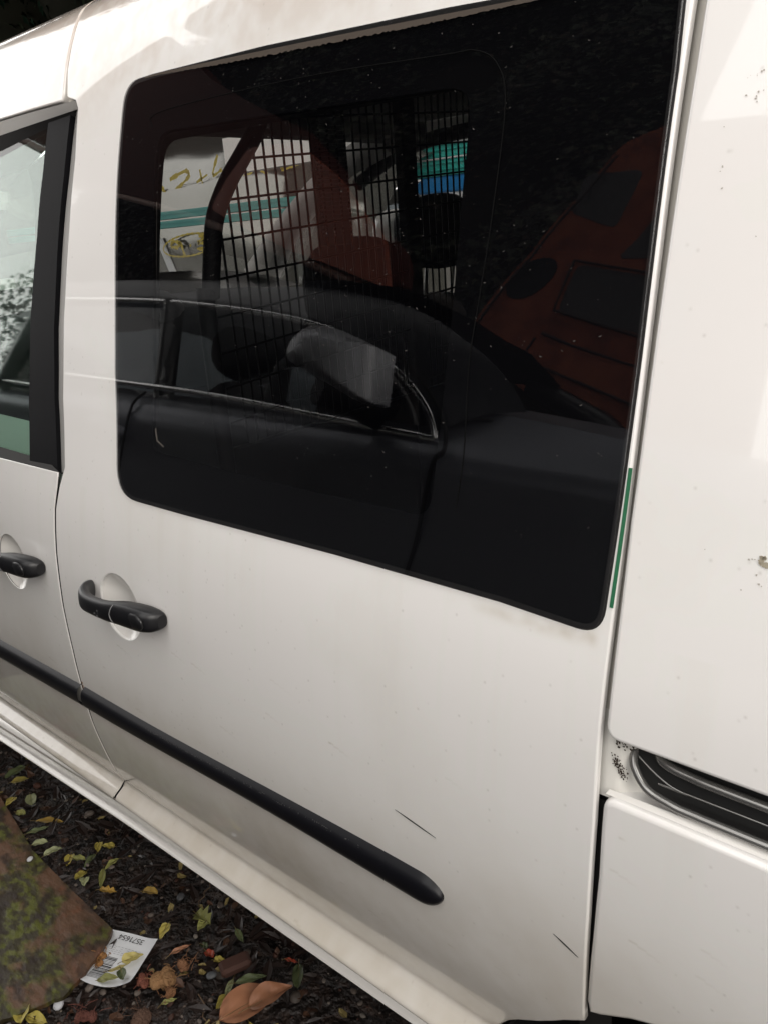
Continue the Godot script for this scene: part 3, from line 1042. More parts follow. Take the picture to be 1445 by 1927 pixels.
func handle(door: Node3D, dx: float) -> void:
	var mb := MB.new()
	# [x, v, outset, half depth, half height]
	var path := [[-1.0235, .4410, .004, .004, .011], [-1.0195, .4412, .010, .009, .0165], [-1.0140, .4412, .018, .010, .0180], [-1.0050, .4408, .0270, .0095, .0172], [-.9910, .4402, .0335, .0090, .0155], [-.9700, .4402, .0365, .0088, .0140], [-.9450, .4405, .0365, .0090, .0143], [-.9250, .4410, .0340, .0105, .0155], [-.9080, .4415, .0280, .0140, .0172], [-.8900, .4415, .0235, .0165, .0182], [-.8700, .4408, .0190, .0180, .0182], [-.8560, .4400, .0150, .0165, .0165], [-.8480, .4398, .0110, .0120, .0130], [-.8440, .4396, .0070, .0060, .0080]]
	var fine := []
	for i in path.size() - 1:
		for s in 3:
			var t := s / 3.0
			var q := []
			for k in 5:
				q.append(cubic_interpolate(path[i][k], path[i + 1][k], path[maxi(i - 1, 0)][k], path[mini(i + 2, path.size() - 1)][k], t))
			q[0] += dx
			q[3] *= .93
			q[4] *= .92
			fine.append(q)
	loft(mb, fine, 20, 2.7)
	obj("door_handle", mb, mat("handle_plastic", Color(.0065, .0065, .0078), .38, .5), door)
	# the key cap, set apart by a thin worn seam
	mb = MB.new()
	var ring := []
	for k in 15:
		var w := lerpf(-1.25, 1.25, k / 14.0)
		ring.append(surf(-.9150 + dx + .004 * absf(sin(w * .9)) , .4413 + .0140 * sin(w * .95), .0422 - .006 * pow(absf(sin(w)), 3.0)))
	mb.tube(ring, .0008, 5)
	obj("key_cap_seam", mb, mat("worn_edge", Color(.20, .20, .20), .5), door)
	mb = MB.new()
	mb.blob(surf(-.8760 + dx, .4400, .0318), Vector3(.022, .0120, .0050), 2.6, Basis(), 14, 8)
	obj("key_cap", mb, mat("cap_plastic", Color(.010, .010, .011), .3, .5), door)
	# scuffs on the grip
	mb = MB.new()
	for i in 9:
		blot(mb, -.9440 + dx + rng.randf_range(-.006, .006), .4375 + rng.randf_range(-.004, .004), rng.randf_range(.0006, .0018), .0451)
	kind(obj("scuff_marks", mb, mat("scuff", Color(.12, .12, .125), .7), door), "stuff")

func recess(door: Node3D, rim: PackedVector2Array) -> void:
	var c := Vector2.ZERO
	for p in rim:
		c += p / rim.size()
	var rows := []
	for k in 9:
		var s := 1.0 - k / 8.0
		var line := PackedVector3Array()
		for p in rim:
			line.append(surf(lerpf(c.x, p.x, maxf(s, .001)), lerpf(c.y, p.y, maxf(s, .001)), -.003 - .021 * (1.0 - s * s)))
		rows.append(line)
	var mb := MB.new()
	mb.grid(rows, func(_p): return Vector3(0, 0, 1), true)
	obj("handle_recess", mb, mats.white_paint, door)

func strip(door: Node3D, x0: float, x1: float, rounded_end: bool) -> void:
	var rows := []
	var n := 60
	for i in n + 1:
		var x := lerpf(x0, x1, (1.0 - pow(1.0 - i / float(n), 2.0)) if rounded_end else i / float(n))
		var vt := .2502 + .0160 * smoothstep(-1.0, -.42, x) - .006 * clampf((-1.12 - x) / .3, 0, 3)
		var vb := .2083 + .0160 * smoothstep(-1.13, -.60, x) - .0215 * clampf((-1.12 - x) / .3, 0, 1.0) * .4
		var h := 1.0
		if rounded_end and x > x1 - .030:
			h = sqrt(maxf(0.0, 1.0 - pow((x - (x1 - .030)) / .030, 2.0)))
			vb = vb + .006 * (1.0 - h)
		var m := (vt + vb) / 2
		var hh := (vt - vb) / 2 * maxf(h, .02)
		var line := PackedVector3Array()
		for k in 11:
			var w := lerpf(-1.0, 1.0, k / 10.0)
			line.append(surf(x, m - w * hh, -.002 + .0135 * pow(maxf(0.0, 1.0 - pow(absf(w), 2.6)), .6) * lerpf(.3, 1.0, h)))
		rows.append(line)
	var mb := MB.new()
	mb.grid(rows, func(_p): return Vector3(0, 0, 1))
	var s := obj("rubbing_strip", mb, mat("strip_plastic", Color(.0045, .0045, .0065), .42, .4), door)
	if rounded_end:
		mb = MB.new()
		for i in 150:
			var x := -.93 + .42 * pow(rng.randf(), 1.2)
			var vt := .2502 + .0160 * smoothstep(-1.0, -.42, x)
			blot(mb, x, vt - .0015 - absf(rng.randfn()) * .0022, rng.randf_range(.0003, .0010), .0085)
		kind(obj("strip_scuffs", mb, mat("strip_scuff", Color(.16, .155, .15), .9), s.get_parent()), "stuff")
		s.set_meta("label", "black rubbing strip with a rounded rear end")

# small ragged patch lying on the skin
func blot(mb: MB, x: float, v: float, r: float, off: float) -> void:
	var N := surf_n(x, v)
	var c := surf(x, v, off)
	var up := (surf0(x, v + .002) - surf0(x, v - .002)).normalized()
	var rim := []
	for k in 7:
		var a := TAU * k / 7
		var q := r * rng.randf_range(.45, 1.15)
		rim.append(c + Vector3(1, 0, 0) * cos(a) * q + up * sin(a) * q)
	for k in 7:
		mb.ftri(c, rim[k], rim[(k + 1) % 7], N)

func marks(q: Node3D) -> void:
	var mb := MB.new()
	for s in [[-.1965, .9885, 6, .004], [-.1930, .9870, 5, .004], [-.1905, .9790, 4, .003], [-.1890, .9725, 7, .004], [-.1980, .9770, 3, .002], [-.2130, .9560, 3, .003], [-.2080, .9300, 4, .004], [-.2010, .9200, 3, .005], [-.1850, .8800, 3, .006], [-.1849, .6673, 2, .002], [-.1477, .6640, 9, .006], [-.1500, .6520, 7, .008]]:
		for i in int(s[2] * .6):
			blot(mb, s[0] + rng.randf_range(-1, 1) * s[3], s[1] + rng.randf_range(-1, 1) * s[3], rng.randf_range(.0003, .0010), .0026)
	kind(obj("dirt_marks", mb, mat("dirt_mark", Color(.40, .37, .33), .9), q), "stuff")
	mb = MB.new()
	for i in 9:
		blot(mb, -.1448 + rng.randf_range(-.003, .004), .6672 + rng.randf_range(-.003, .003), rng.randf_range(.001, .0028), .0027)
	kind(obj("chipped_paint", mb, mat("chip", Color(.33, .29, .22), .9), q), "stuff")

func dust(sd: Node3D) -> void:
	# dried water spots: small crescents lying on the glass
	var mb := MB.new()
	for i in 1000:
		var x := rng.randf_range(-.945, -.27)
		var v := rng.randf_range(.64, 1.09)
		if rng.randf() > (.25 + .75 * clampf(1.0 - absf(x + .60) / .33, 0, 1)) * (.35 + .65 * clampf(1.0 - absf(v - .86) / .25, 0, 1)):
			continue
		var N := surf_n(x, v)
		var c := surf(x, v, .0036)
		var up := (surf0(x, v + .002) - surf0(x, v - .002)).normalized()
		var r := rng.randf_range(.0005, .0017)
		var a0 := -PI / 2 + rng.randf_range(-.8, .8)
		var half := rng.randf_range(.4, 1.0)
		var th := rng.randf_range(.10, .22)
		var prev := []
		for k in 6:
			var a := a0 + lerpf(-half, half, k / 5.0)
			var w := th * sin(PI * (k + .3) / 5.6)
			var d := Vector3(1, 0, 0) * cos(a) + up * sin(a)
			var cur := [c + d * r * (1 - w), c + d * r * (1 + w)]
			if k:
				mb.fquad(prev[0], prev[1], cur[1], cur[0], N)
			prev = cur
		if rng.randf() < .10:
			blot(mb, x + rng.randf_range(-.02, .02), v + rng.randf_range(-.02, .02), rng.randf_range(.0002, .0006), .0036)
	var o := obj("water_spots", mb, mat("water_spot", Color(.115, .105, .098), .9), sd)
	kind(o, "stuff")

func pane_edge(sd: Node3D) -> void:
	# faint outline where the inner frame is bonded behind the glass
	var p := []
	for q in [[-.8900, 1.045], [-.8721, 1.0610], [-.6438, 1.0590], [-.4625, 1.0478], [-.4235, 1.0446], [-.4002, 1.0292], [-.3885, .9965], [-.3905, .9140], [-.3970, .8456], [-.4025, .7873], [-.4005, .7130], [-.4040, .660]]:
		p.append(surf(q[0], q[1], .0032))
	var mb := MB.new()
	mb.tube(smooth_path(p, 6), .0005, 5)
	obj("pane_edge", mb, mat("pane_edge", Color(.006, .006, .006), .8, .1), sd)

func grime(sd: Node3D) -> void:
	# ragged band of algae and dust along the top edge of the glass
	var mb := MB.new()
	var prev := []
	for k in 260:
		var x := lerpf(-.915, -.30, k / 259.0)
		var vt := lerpf(1.1080, 1.0742, clampf((x + .89) / .55, 0, 1)) + .0012 * sin(PI * clampf((x + .89) / .55, 0, 1))
		var w := .0030 + .0045 * sin(PI * clampf((x + .93) / .62, 0, 1)) * rng.randf_range(.75, 1.15)
		var cur := [surf(x, vt - .0012, .0035), surf(x, vt - w, .0035)]
		if k:
			mb.fquad(prev[0], prev[1], cur[1], cur[0], surf_n(x, vt))
		prev = cur
	obj("grime_edge", mb, mat("grime", Color(.075, .062, .052), .95, .1), sd)

# ---------------------------------------------------------------- inside the cab
func interior(V: Node3D) -> void:
	var dark: Material = mats.dark_trim
	# bulkhead of welded mesh
	var mb := MB.new()
	var tube := smooth_path([Vector3(-.9, .55, -.070), Vector3(-.9, 1.258, -.076), Vector3(-.9, 1.32, -.087), Vector3(-.9, 1.38, -.100), Vector3(-.9, 1.422, -.113), Vector3(-.9, 1.464, -.142), Vector3(-.9, 1.497, -.173), Vector3(-.9, 1.535, -.205), Vector3(-.9, 1.60, -.235), Vector3(-.9, 1.69, -.26)], 5)
	mb.tube(tube, .0125, 10)
	var bk := obj("bulkhead", mb, mat("cage_black", Color(.004, .004, .004), .6, .2), V)
	for k in 34:
		var z := -.118 - .0183 * k
		if z < -.495 and z > -.535:
			continue
		var ymax := 1.68
		if z > -.25:
			ymax = lerpf(1.43, 1.62, clampf((-.118 - z) / .13, 0, 1))
		mb = MB.new()
		mb.tube([Vector3(-.9, .62, z), Vector3(-.9, 1.2, z), Vector3(-.9, ymax, z)], .0019, 5, false)
		obj("mesh_bar", mb, mats.cage_black, bk)
	for k in 15:
		var y := 1.577 - .0485 * k
		var z0 := -.085
		for q in tube:
			if absf(q.y - y) < .012 and q.y > 1.2:
				z0 = q.z
		mb = MB.new()
		mb.tube([Vector3(-.897, y - .065 * z0 - .0, z0), Vector3(-.897, y + .065 * .40, -.40), Vector3(-.897, y + .065 * .74, -.74)], .0018, 5, false)
		obj("cross_bar", mb, mats.cage_black, bk)
	mb = MB.new()
	mb.box(Vector3(-.9, 1.15, -.517), Vector3(.02, 1.1, .034), .003)
	mb.box(Vector3(-.9, 1.15, -.745), Vector3(.02, 1.1, .03), .003)
	obj("post", mb, mats.cage_black, bk)
	mb = MB.new()
	mb.box(Vector3(-.905, 1.54, -.343), Vector3(.006, .34, .072), .002)
	for k in 26:
		mb.box(Vector3(-.900, 1.385 + k * .0062, -.343), Vector3(.004, .0024, .062))
	obj("ribbed_plate", mb, mat("plate_black", Color(.016, .015, .015), .6), bk)
	mb = MB.new()
	mb.box(Vector3(-.9, .80, -.42), Vector3(.012, .62, .68), .003)
	obj("lower_plate", mb, mats.cage_black, bk)
	# seats with headrests
	for s in [[-1.125, -.555, 1.16, 1.285], [-1.42, -1.22, 1.165, 1.372]]:
		mb = MB.new()
		mb.blob(Vector3(s[0] - .02, s[2] - .27, s[1]), Vector3(.085, .32, .225), 3.2, Basis(Vector3(0, 0, 1), -.16))
		mb.blob(Vector3(s[0] - .28, .70, s[1]), Vector3(.30, .09, .24), 3.0)
		var st := obj("seat", mb, mat("seat_cloth", Color(.014, .014, .015), .95, .2), V)
		mb = MB.new()
		mb.blob(Vector3(s[0] + .06, s[3], s[1]), Vector3(.050, .095, .125), 2.8)
		obj("headrest", mb, mat("seat_cloth", Color.WHITE), st)
		for d in [-.06, .06]:
			mb = MB.new()
			mb.tube([Vector3(s[0] + .03, s[2] - .04, s[1] + d), Vector3(s[0] + .06, s[3] - .05, s[1] + d)], .006, 6)
			obj("headrest_stalk", mb, mats.steel, st)
	# dashboard, wheel, pillars, screen
	mb = MB.new()
	mb.blob(Vector3(-2.18, 1.10, -.80), Vector3(.36, .14, .78), 3.4)
	mb.blob(Vector3(-1.96, 1.20, -.62), Vector3(.10, .09, .16), 2.4)
	mb.blob(Vector3(-2.00, .75, -.80), Vector3(.20, .30, .78), 3.4)
	var da := obj("dashboard", mb, mat("dash_black", Color(.012, .012, .013), .8), V)
	mb = MB.new()
	var wr := []
	for k in 29:
		var a := TAU * k / 28
		wr.append(Vector3(-1.72, 1.08, -1.18) + Basis(Vector3(0, 0, 1), -.45) * Vector3(0, cos(a) * .185, sin(a) * .185))
	mb.tube(wr, .014, 8, false)
	mb.box(Vector3(-1.74, 1.08, -1.18), Vector3(.04, .09, .34), .01, Basis(Vector3(0, 0, 1), -.45))
	obj("steering_wheel", mb, mats.dash_black, V)
	mb = MB.new()
	mb.tube([Vector3(-2.46, 1.25, -1.53), Vector3(-2.30, 1.40, -1.53), Vector3(-2.12, 1.525, -1.53), Vector3(-1.97, 1.60, -1.53), Vector3(-1.78, 1.66, -1.53)], [.07, .052, .045, .042, .05], 10)
	obj("windscreen_pillar", mb, mat("pillar_trim_pale", Color(.30, .29, .27), .7), V)
	mb = MB.new()
	mb.tube(smooth_path([Vector3(-1.96, 1.535, -1.57), Vector3(-1.824, 1.595, -1.57), Vector3(-1.718, 1.628, -1.57), Vector3(-1.57, 1.645, -1.57), Vector3(-1.40, 1.645, -1.57), Vector3(-1.33, 1.62, -1.57), Vector3(-1.30, 1.5, -1.57), Vector3(-1.30, 1.0, -1.57)], 4), .022, 8)
	obj("far_window_frame", mb, mats.rubber, V)
	mb = MB.new()
	mb.fquad(Vector3(-2.40, 1.05, -1.66), Vector3(-1.28, 1.05, -1.66), Vector3(-1.28, 1.66, -1.60), Vector3(-1.80, 1.66, -1.60), Vector3(0, 0, -1))
	mb.ftri(Vector3(-2.40, 1.05, -1.66), Vector3(-1.80, 1.66, -1.60), Vector3(-2.36, 1.35, -1.64), Vector3(0, 0, -1))
	obj("far_window_pane", mb, mats.clear_glass, V)
	mb = MB.new()
	var wrows := []
	for i in 7:
		var t := i / 6.0
		var line := PackedVector3Array()
		for k in 9:
			var z := lerpf(-.05, -1.55, k / 8.0)
			var bow := .18 * (1.0 - pow((z + .8) / .75, 2.0))
			line.append(Vector3(lerpf(-2.42, -1.72, t) - bow, lerpf(1.20, 1.70, t), z))
		wrows.append(line)
	mb.grid(wrows, func(_p): return Vector3(-1, .6, 0))
	obj("windscreen", mb, mats.clear_glass, V)
	mb = MB.new()
	mb.box(Vector3(-1.70, 1.68, -.80), Vector3(.10, .09, 1.5), .01)
	obj("windscreen_header", mb, mats.lining, V)
	mb = MB.new()
	mb.box(Vector3(-1.94, .80, -1.60), Vector3(1.1, .52, .06), .01)
	mb.box(Vector3(-1.94, .99, -1.56), Vector3(.9, .05, .08), .01)
	obj("door_card", mb, mat("door_card", Color(.28, .31, .32), .8), V)
	# bonnet and far door mirror, seen through the glass
	mb = MB.new()
	var rows := []
	for i in 9:
		var t := i / 8.0
		var line := PackedVector3Array()
		for k in 11:
			var z := lerpf(.02, -1.62, k / 10.0)
			line.append(Vector3(lerpf(-2.34, -3.35, t), lerpf(1.288, .98, pow(t, 1.7)) - .10 * pow(absf((z + .8) / .82), 3.0) + .02, z))
		rows.append(line)
	mb.sheet(rows, Vector3.UP)
	mb.box(Vector3(-3.38, .72, -.80), Vector3(.08, .62, 1.6), .02)
	mb.box(Vector3(-2.85, .74, -1.62), Vector3(1.0, .62, .06), .01)
	mb.box(Vector3(-2.85, .74, .02), Vector3(1.0, .62, .06), .01)
	obj("bonnet", mb, mats.white_paint, V)
	mb = MB.new()
	mb.blob(Vector3(-1.975, 1.355, -1.80), Vector3(.075, .098, .135), 3.4, Basis(Vector3(0, 1, 0), .25))
	var mi := obj("door_mirror", mb, mats.white_paint, V)
	mb = MB.new()
	mb.tube([Vector3(-2.02, 1.26, -1.66), Vector3(-2.0, 1.28, -1.72)], .03, 8)
	obj("mirror_arm", mb, mats.black_plastic, mi)
	mb = MB.new()
	mb.blob(Vector3(-1.915, 1.350, -1.80), Vector3(.025, .108, .145), 3.4, Basis(Vector3(0, 1, 0), .25))
	obj("mirror_surround", mb, mats.black_plastic, mi)

# ---------------------------------------------------------------- the dark car that the window mirrors
func grey_car() -> void:
	var C := thing("grey_car", "dark grey car on stacked wheels, mirrored in the van's side window", "car", Vector3(-1.9, 0, 1.8))
	var pm := mat("grey_paint", Color(.20, .208, .235), .36, .6, .5)
	var mb := MB.new()
	var rows := []
	for i in 49:
		var x := lerpf(-4.4, .95, i / 48.0)  # unseen nose drawn longer to shade the lower door of the van
		var wing := clampf((x + 1.10) / 2.05, 0, 1)
		var yt := 1.318 if x < -1.10 else 1.365 - .24 * pow(wing, 1.35)
		var nose := .30 * pow(wing, 4.0)
		var line := PackedVector3Array()
		for q in [[.56, 1.04], [.66, 1.0], [.80, .975], [.95, .962], [1.08, .957], [1.17, .955]]:
			line.append(Vector3(x, q[0], q[1] + nose))
		line.append(Vector3(x, 1.205, .950 + nose))
		line.append(Vector3(x, minf(1.232, yt - .08), .941 + nose))
		line.append(Vector3(x, minf(1.252, yt - .055), .944 + nose))
		line.append(Vector3(x, minf(1.272, yt - .03), .960 + nose))
		line.append(Vector3(x, minf(1.292, yt - .012), .985 + nose))
		line.append(Vector3(x, yt, 1.03 + nose))
		line.append(Vector3(x, yt + (.0 if x < -1.1 else .03), 1.15 + nose))
		line.append(Vector3(x, yt + (.0 if x < -1.1 else .05), 1.8))
		rows.append(line)
	# leave the cabin open: the flat top only runs over the bonnet
	var side := []
	for r in rows:
		side.append(r.slice(0, 12))
	mb.grid(side, func(p): return Vector3(0, .2, -1))
	var top := []
	for r in rows:
		if r[0].x > -1.2:
			top.append(r.slice(11, 14))
	mb.sheet(top, Vector3.UP)
	for r in [rows]:
		var far := []
		for q in side:
			var l := PackedVector3Array()
			for p in q:
				l.append(Vector3(p.x, p.y, 3.6 - p.z))
			far.append(l)
		mb.grid(far, func(p): return Vector3(0, .2, 1))
	mb.box(Vector3(-4.4, .95, 1.8), Vector3(.06, .74, 1.6), .01)
	mb.box(Vector3(.90, .85, 1.8), Vector3(.06, .5, 1.2), .01)
	mb.box(Vector3(-2.2, .58, 1.8), Vector3(4.2, .03, 1.5))
	var body := obj("body", mb, pm, C)
	# roof and pillars around the side windows
	mb = MB.new()
	var arch := [Vector3(-3.6, 1.66, 1.06), Vector3(-3.0, 1.672, 1.07), Vector3(-2.566, 1.665, 1.07), Vector3(-2.081, 1.642, 1.06), Vector3(-1.711, 1.600, 1.045), Vector3(-1.474, 1.548, 1.03), Vector3(-1.291, 1.470, 1.01), Vector3(-1.172, 1.392, .995), Vector3(-1.096, 1.318, .985)]
	var lowl := [Vector3(-3.6, 1.615, 1.03), Vector3(-3.0, 1.622, 1.035), Vector3(-2.566, 1.619, 1.035), Vector3(-2.081, 1.596, 1.03), Vector3(-1.711, 1.563, 1.02), Vector3(-1.474, 1.517, 1.01), Vector3(-1.291, 1.435, .995), Vector3(-1.172, 1.353, .985), Vector3(-1.126, 1.300, .982)]
	var outer := []
	for p in arch:
		outer.append(p + Vector3(.16, .055, .06))
	var a2 := smooth_path(arch, 4)
	var l2 := smooth_path(lowl, 4)
	var o2 := smooth_path(outer, 4)
	rows = []
	for i in a2.size():
		rows.append(PackedVector3Array([l2[i] + Vector3(0, 0, .03), l2[i], l2[i].lerp(a2[i], .5) + Vector3(0, 0, -.006), a2[i], a2[i].lerp(o2[i], .5) + Vector3(0, .012, -.004), o2[i]]))
	mb.grid(rows, func(_p): return Vector3(.1, .3, -1))
	rows = []
	for i in 9:
		var x := lerpf(-3.7, -1.65, i / 8.0)
		rows.append(PackedVector3Array([Vector3(x, 1.70, 1.11), Vector3(x, 1.76, 1.4), Vector3(x, 1.77, 1.8), Vector3(x, 1.76, 2.2), Vector3(x, 1.68, 2.5)]))
	mb.sheet(rows, Vector3.UP)
	obj("roof", mb, mat("roof_black", Color(.022, .023, .026), .35), C)
	mb = MB.new()
	var pb := mat("pillar_black", Color(.010, .010, .011), .35)
	mb.tube([Vector3(-1.10, 1.325, 2.58), Vector3(-1.45, 1.55, 2.54), Vector3(-1.8, 1.68, 2.5)], .05, 8)
	obj("window_pillar", mb, pb, C)
	mb = MB.new()
	mb.tube([Vector3(-2.30, 1.30, 1.03), Vector3(-2.36, 1.62, 1.05)], .035, 8)
	obj("window_pillar", mb, pb, C)
	mb = MB.new()
	mb.tube([Vector3(-2.34, 1.30, 2.58), Vector3(-2.36, 1.66, 2.5)], .045, 8)
	obj("window_pillar", mb, pb, C)
	mb = MB.new()
	mb.tube([Vector3(-3.5, 1.30, 1.03), Vector3(-3.4, 1.66, 1.08)], .07, 8)
	obj("window_pillar", mb, pb, C)
	mb = MB.new()
	mb.tube([Vector3(-3.5, 1.30, 2.58), Vector3(-3.4, 1.68, 2.5)], .07, 8)
	obj("window_pillar", mb, pb, C)
	# panes
	mb = MB.new()
	var w2 := []
	for i in l2.size():
		w2.append(PackedVector3Array([Vector3(l2[i].x, 1.30, .992), l2[i] + Vector3(0, 0, .012)]))
	mb.sheet(w2, Vector3(0, 0, -1))
	var gm := mat("car_glass", Color(.012, .014, .015, .35), .02, .5)
	gm.transparency = BaseMaterial3D.TRANSPARENCY_ALPHA
	obj("side_window", mb, gm, C)
	# bright trim
	mb = MB.new()
	mb.tube(smooth_path([Vector3(-3.5, 1.336, .984), Vector3(-2.477, 1.330, .982), Vector3(-1.95, 1.322, .980), Vector3(-1.417, 1.300, .978), Vector3(-1.20, 1.292, .976), Vector3(-1.142, 1.290, .976), Vector3(-1.128, 1.297, .976), Vector3(-1.172, 1.353, .980), Vector3(-1.291, 1.435, .990), Vector3(-1.474, 1.517, 1.004), Vector3(-1.711, 1.563, 1.014), Vector3(-2.081, 1.596, 1.024), Vector3(-2.566, 1.619, 1.03), Vector3(-3.5, 1.622, 1.03)], 5), .009, 8)
	obj("window_trim", mb, mat("chrome", Color(.96, .96, .96), .14, .5, 1.0), C)
	# shut lines
	mb = MB.new()
	mb.tube(smooth_path([Vector3(-1.291, 1.474, .985), Vector3(-1.162, 1.385, .972), Vector3(-1.092, 1.322, .952), Vector3(-1.074, 1.272, .950), Vector3(-1.092, 1.240, .937), Vector3(-1.10, 1.10, .953), Vector3(-1.13, .85, .965), Vector3(-1.18, .64, 1.0)], 5), .0055, 6)
	obj("shut_line", mb, mats.rubber, body)
	mb = MB.new()
	mb.tube([Vector3(-1.074, 1.334, .992), Vector3(-1.03, 1.343, 1.008), Vector3(-.99, 1.343, 1.03)], .004, 6)
	obj("shut_line", mb, mats.rubber, body)
	mb = MB.new()
	mb.tube(smooth_path([Vector3(-2.34, 1.31, .985), Vector3(-2.34, 1.24, .936), Vector3(-2.33, 1.0, .955), Vector3(-2.36, .66, .998)], 4), .0045, 6)
	obj("shut_line", mb, mats.rubber, body)
	# door mirror
	mb = MB.new()
	var mr := poly([-1.450, 1.392, -1.432, 1.440, -1.390, 1.470, -1.341, 1.479, -1.271, 1.471, -1.202, 1.455, -1.158, 1.442, -1.134, 1.436, -1.132, 1.430, -1.120, 1.322, -1.122, 1.316, -1.140, 1.313, -1.188, 1.323, -1.275, 1.347, -1.385, 1.372])
	for it in 3:
		var cut := PackedVector2Array()
		for i in mr.size():
			cut.append(mr[i].lerp(mr[(i + 1) % mr.size()], .25)); cut.append(mr[i].lerp(mr[(i + 1) % mr.size()], .75))
		mr = cut
	for i in mr.size():
		mr[i].x = -1.126 + (mr[i].x + 1.126) * .84
	rows = []
	var cm := Vector2(-1.262, 1.400)
	for k in 18:
		var w := PI / 2 * k / 17.0
		var line := PackedVector3Array()
		for p in mr:
			var q := cm.lerp(p, cos(w * .98))
			var lean := .75 + .16 * clampf((-1.14 - p.x) / .30, 0, 1) * 0.0
			line.append(Vector3(q.x, q.y + .004 * sin(w), lean - .095 * sin(w) - .02 * clampf((q.x + 1.42) / .28, 0, 1)))
		rows.append(line)
	var back := PackedVector3Array()
	for p in mr:
		back.append(Vector3(cm.lerp(p, .93).x, cm.lerp(p, .93).y, .80))
	rows.push_front(back)
	mb.grid(rows, func(p): return Vector3(p.x - cm.x, p.y - cm.y, (p.z - .76) * 3.0), true)
	var dm := obj("door_mirror", mb, mat("mirror_plastic", Color(.40, .405, .43), .40, .6, .45), C)
	mb = MB.new()
	mb.tube([Vector3(-1.36, 1.345, .80), Vector3(-1.33, 1.335, .88), Vector3(-1.30, 1.325, .97)], [.035, .03, .035], 8)
	obj("mirror_arm", mb, mats.black_plastic, dm)
	# door handles and wheels
	for hx in [-2.46, -3.62]:
		mb = MB.new()
		mb.tube(smooth_path([Vector3(hx - .11, 1.222, .955), Vector3(hx - .08, 1.222, .915), Vector3(hx, 1.220, .905), Vector3(hx + .08, 1.216, .915), Vector3(hx + .11, 1.214, .955)], 4), .012, 8)
		obj("door_handle", mb, pm, C)
		mb = MB.new()
		mb.blob(Vector3(hx, 1.205, .953), Vector3(.085, .038, .010), 2.2)
		obj("handle_recess", mb, mat("recess_dark", Color(.006, .006, .007), .6), C)
	for wx in [-.75, -3.55]:
		for wz in [1.10, 2.50]:
			wheel(C, Vector3(wx, .62, wz), .32, .2)
	# what shows through its windows
	for s in [[-2.22, 1.38], [-2.22, 2.12]]:
		mb = MB.new()
		mb.blob(Vector3(s[0], 1.08, s[1]), Vector3(.12, .34, .25), 3.0, Basis(Vector3(0, 0, 1), .2))
		mb.blob(Vector3(s[0] - .12, 1.52, s[1]), Vector3(.07, .10, .15), 2.6)
		obj("seat", mb, mat("car_seat", Color(.008, .008, .008), .9, .2), C)
	mb = MB.new()
	mb.blob(Vector3(-1.28, 1.22, 1.8), Vector3(.28, .12, .72), 3.0)
	obj("dashboard", mb, mats.dash_black, C)
	mb = MB.new()
	var ring := []
	for k in 25:
		var a := TAU * k / 24
		ring.append(Vector3(-1.66, 1.36, 1.40) + Basis(Vector3(0, 0, 1), .5) * Vector3(0, cos(a) * .185, sin(a) * .185))
	mb.tube(ring, .012, 8, false)
	obj("steering_wheel", mb, mat("wheel_grey", Color(.12, .12, .12), .35), C)
	for wx in [-.75, -3.55]:
		for wz in [1.15, 2.45]:
			mb = MB.new()
			mb.tube([Vector3(wx, .0, wz), Vector3(wx, .03, wz), Vector3(wx, .27, wz), Vector3(wx, .30, wz)], [.26, .30, .30, .26], 18)
			tag(obj("old_tyre", mb, mats.rubber), "old tyre laid flat under the dark grey car's %s wheel on the %s side" % ["front" if wx > -2 else "rear", "van" if wz < 2 else "hedge"], "tyre", "tyres under the grey car")

